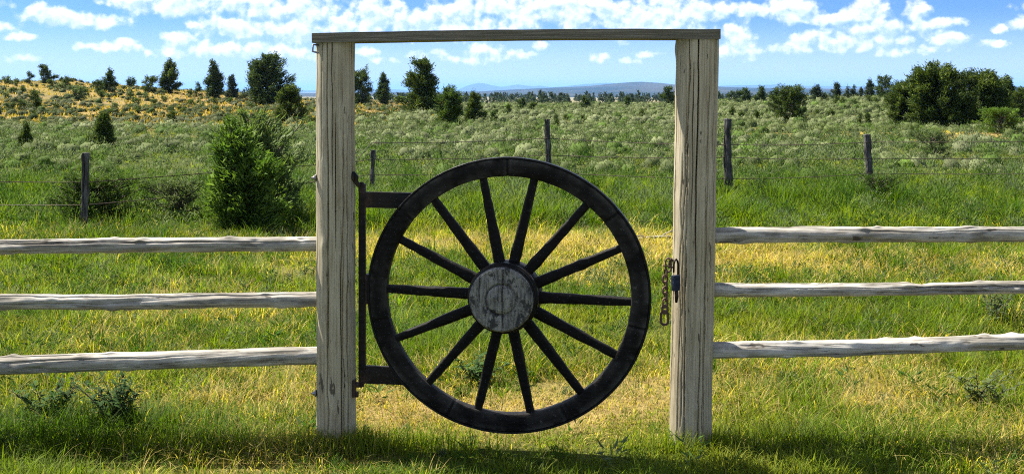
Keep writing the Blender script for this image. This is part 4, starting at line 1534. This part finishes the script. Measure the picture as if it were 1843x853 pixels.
for (a, b_, c, d, lab, e, tn) in ((928, 950, 178, 200, 'wide dark tree at the far edge above the round little juniper', 'dome', 'deep'), (1040, 1063, 171, 199, 'stout pointed tree on the far skyline, biggest between stake and latch post', 'pine', 'deep'),
                                  (1120, 1138, 172, 195, 'pointed tree on the far skyline shortly before the latch post', 'cone', 'deep'), (1190, 1216, 158, 193, 'dark tree on the far skyline cut off by the latch post', 'oval', 'deep'),
                                  (1307, 1328, 166, 185, 'first skyline tree past the latch post, low and dark', 'dome', 'deep'), (1326, 1356, 161, 187, 'broad skyline tree with a rounded top past the latch post', 'oval', 'deep'),
                                  (1356, 1385, 156, 186, 'bulky skyline tree with a stepped top before the round dark tree', 'pine', 'deep'), (1390, 1406, 159, 182, 'narrow skyline cone peeking out behind the round dark tree', 'cone', 'deep'),
                                  (1454, 1487, 154, 183, 'wide based skyline cone just past the round dark tree', 'cone', 'blue'), (1493, 1520, 148, 181, 'sharp tipped skyline tree between two gaps, midway to the thicket', 'pine', 'blue'),
                                  (1519, 1532, 157, 180, 'slim bluish skyline tree touching the sharp tipped one', 'cone', 'blue'), (1530, 1545, 156, 180, 'middle one of three matching bluish skyline cones', 'cone', 'blue'),
                                  (1544, 1556, 157, 179, 'last of three matching bluish skyline cones', 'cone', 'blue'), (1554, 1578, 143, 179, 'taller bluish skyline tree leaning on the tallest one', 'pine', 'blue'),
                                  (1574, 1608, 138, 180, 'tallest skyline tree with a rounded head near the thicket', 'oval', 'deep'), (1607, 1622, 145, 174, 'slender pointed skyline tree beside the thicket', 'cone', 'blue')):
    T('juniper_tree', lab, 'tree', a, b_, c, d, e, tn, 1.4, BG, gap=.05)
T('juniper_tree', 'round dark juniper with a flat skirt alone in the flat past the latch post', 'tree', 1392, 1462, 156, 219, 'dome', 'dark', 1.4, None, .06, gap=.1, tops=3)
for i, (xc, yb, w_, h_) in enumerate(((1262 + 60, 209, 8, 9), (1505, 189, 11, 16), (1517, 191, 9, 15), (1540, 190, 12, 9), (1563, 190, 11, 17), (1575, 186, 12, 9), (1451, 185, 8, 12), (1486, 183, 9, 14), (1470, 207, 7, 9),
                                      (1585, 206, 9, 8), (1402, 221, 9, 8), (1598, 187, 14, 8), (985, 206, 6, 7), (1018, 216, 6, 6), (1026, 201, 6, 6), (1078, 217, 9, 8), (1126, 210, 6, 6), (1180, 205, 7, 6), (890, 236, 14, 10), (1270 + 100, 213, 8, 8))):
    T('small_shrub', 'small dark shrub in the sage flat', 'shrub', xc - w_ / 2, xc + w_ / 2, yb - h_, yb, 'oval', 'dark', 1.2, 'small shrubs out on the sage flat', single=True)
TH = 'junipers of the big dark thicket'
Yt = hit(1690, 228)[1]
T('juniper_tree', 'tallest juniper of the big dark thicket, with a knobbly rounded top', 'tree', 1640, 1742, 117, 229, 'oval', 'dark', 1.6, TH, -.03, gap=.12, tops=6)
T('juniper_tree', 'low spreading juniper on the gate side of the big thicket', 'tree', 1601, 1668, 150, 226, 'dome', 'dark', 1.5, TH, gap=.1, tops=3)
T('juniper_tree', 'wide juniper on the far side of the thicket, lower than the tallest', 'tree', 1718, 1812, 128, 226, 'oval', 'dark', 1.6, TH, .02, gap=.12, tops=6)
T('juniper_tree', 'lower juniper filling the front middle of the thicket', 'tree', 1664, 1750, 166, 231, 'dome', 'dark', 1.5, TH, gap=.1, tops=3)
T('pine_tree', 'separate taller pine behind the outer end of the thicket', 'tree', 1792, 1836, 133, 214, 'pine', 'deep', 1.3, None, gap=.15, tops=2)
T('juniper_tree', 'dark juniper cut off by the edge of the picture past the thicket', 'tree', 1815, 1880, 160, 222, 'dome', 'dark', 1.3, None, gap=.1, tops=2)
T('juniper_shrub', 'bright green rounded bush before the outer end of the thicket', 'shrub', 1763, 1843, 198, 240, 'dome', 'bright', 1.6, None, gap=.08)

# near shrubs along the wire fence
T('juniper_shrub', 'big bushy deep green juniper shrub beyond the top rail near the hinge post', 'shrub', 372, 508, 212, 425, 'bell', 'bright', .95, None, -.12, Y=14.2, gap=.30, up=.7, clear=.0, tops=4)
T('pale_shrub', 'tall feathery pale green shrub growing out behind the bushy juniper shrub', 'shrub', 400, 528, 203, 385, 'dome', 'pale', .42, None, -.12, Y=15.3, gap=.2, up=.95, clear=.05, tops=6)
T('sage_shrub', 'rounded dark green shrub around the foot of the leftmost fence stake', 'shrub', 88, 236, 318, 420, 'dome', 'green', 1.1, None, 0, Y=14.9, gap=.1, up=.5, clear=.0, tops=3)
T('sage_shrub', 'low twiggy shrub between the leftmost stake and the bushy juniper shrub', 'shrub', 270, 372, 325, 405, 'dome', 'grey', .6, None, 0, Y=15.4, gap=.3, up=.6, clear=.0, tops=3)
T('leafy_shrub', 'dark green leafy bush under the leaning stake on the chain side', 'shrub', 1535, 1612, 318, 385, 'dome', 'green', .6, None, 0, Y=17.2, gap=.1, up=.9, clear=.0, tops=2)
T('sage_shrub', 'grey brown twiggy shrub in the sage past the leaning stake', 'shrub', 1640, 1730, 238, 292, 'dome', 'grey', .6, None, 0, Y=29, gap=.2, up=.9, clear=.0, tops=2)

# far tree belt on the plain beyond the flat: reads as one mass
mb = MB()
q = np.random.default_rng(99)
for band in range(2):
    n = (640, 420)[band]
    px = q.uniform(560, 1300, n) if band == 0 else q.uniform(1270, 1900, n)
    y = q.uniform(300, 950, n)
    x = (px - 921.5) / F * y
    for X, Yv in zip(x, y):
        if fbm(np.array([X]), np.array([Yv]), 45, 7, 2)[0] < .33: continue
        ht = q.uniform(2.6, 5.4)
        wd = ht * q.uniform(.5, .9)
        k = 46
        t_ = q.uniform(0, 1, k) ** 1.3
        r_ = (1 - t_) ** .7 * wd * .5 * np.sqrt(q.random(k))
        a_ = q.uniform(0, 6.28, k)
        c = np.stack([X + r_ * np.cos(a_), Yv + r_ * np.sin(a_), float(height(X, Yv)) + t_ * ht * .9], 1)
        d = np.stack([np.cos(a_) * .6, np.sin(a_) * .6, np.full(k, .7)], 1) + q.normal(0, .4, (k, 3))
        col = np.tile(np.asarray((.03, .046, .024)), (k, 1)) * q.uniform(.6, 1.7, (k, 1))
        sprays(mb, c, d, ht * .28, ht * .14, col)
tag(mb.build('treeline', M['needles']), kind='stuff')


# ------------------------------------------------------------------ leafy weeds and bits in the near grass
def weed(label, px, py, ht, spread, stems, tint, seed):
    q = np.random.default_rng(seed)
    X, Y = hit(px, py)
    gz = float(height(X, Y))
    root = tag(empty('leafy_weed', (X, Y, gz)), label, 'weed', 'leafy weeds in the near grass')
    sm, lf = MB(), MB()
    for i in range(stems):
        a = q.uniform(0, 6.28)
        h = ht * q.uniform(.6, 1.1)
        out = spread * q.uniform(.2, 1)
        t_ = np.linspace(0, 1, 8)
        pts = np.stack([np.cos(a) * out * t_ ** 1.4, np.sin(a) * out * t_ ** 1.4, h * t_ * (1 - .18 * t_)], 1)
        pts += np.array([q.normal(0, .03), q.normal(0, .03), 0])
        tube(sm, pts, np.linspace(.0035, .0012, 8), 5)
        k = 22
        for j in range(k):
            f = q.uniform(.15, 1)
            c = np.array([np.interp(f, t_, pts[:, m]) for m in range(3)])
            b = q.uniform(0, 6.28)
            d = np.array([np.cos(b), np.sin(b), q.uniform(-.1, .7)])
            d /= np.linalg.norm(d)
            s_ = np.cross(d, (0, 0, 1.0))
            s_ /= np.linalg.norm(s_)
            l_ = q.uniform(.035, .075) * (1.2 - .5 * f)
            w_ = l_ * .17
            up = np.array([0, 0, l_ * .1])
            v = [c, c + d * l_ * .35 + s_ * w_ + up, c + d * l_ * .35 - s_ * w_ + up, c + d * l_ * .7 + s_ * w_ * .8 + up, c + d * l_ * .7 - s_ * w_ * .8 + up, c + d * l_ - up]
            v = np.array(v)
            lf.add(v, [np.array([[0, 2, 1], [3, 4, 5]]), np.array([[1, 2, 4, 3]])], tint=np.asarray(tint) * q.uniform(.7, 1.3))
    sm.build('stems', M['bark'], root)
    lf.build('leaves', M['leaves'], root)


weed('spindly dark weed with narrow leaves under the lowest pole near the picture edge', 90, 770, .30, .24, 16, (.04, .085, .018), 1)
weed('bushy dark weed with narrow leaves, fuller of the pair under the lowest left pole', 215, 775, .36, .28, 24, (.032, .07, .015), 2)
weed('thin greyish weed behind the middle pole on the chain side', 1790, 585, .42, .25, 8, (.08, .11, .05), 3)
weed('green leafy weed low behind the lower rim of the wheel', 860, 690, .22, .2, 9, (.05, .10, .025), 4)
weed('pale branching weed in the grass below the chain side poles', 1760, 735, .26, .25, 8, (.10, .13, .05), 5)

tw = MB()
q = np.random.default_rng(5)
X, Y = hit(1195, 437)
tag(empty('dead_branch', (X, Y, float(height(X, Y)))), 'bleached dead branch lying on the grass behind the latch post', 'branch')
root = bpy.data.objects['dead_branch']
tube(tw, [(-.34, .1, .03), (-.15, .03, .06), (.05, 0, .07), (.3, -.04, .05)], [.010, .016, .018, .012], 7)
tube(tw, [(-.05, .02, .065), (.1, .12, .12), (.22, .2, .13)], [.011, .009, .005], 6)
tube(tw, [(-.2, .03, .05), (-.27, -.08, .09), (-.38, -.12, .10)], [.010, .008, .004], 6)
tw.build('wood', M['rail'], root)
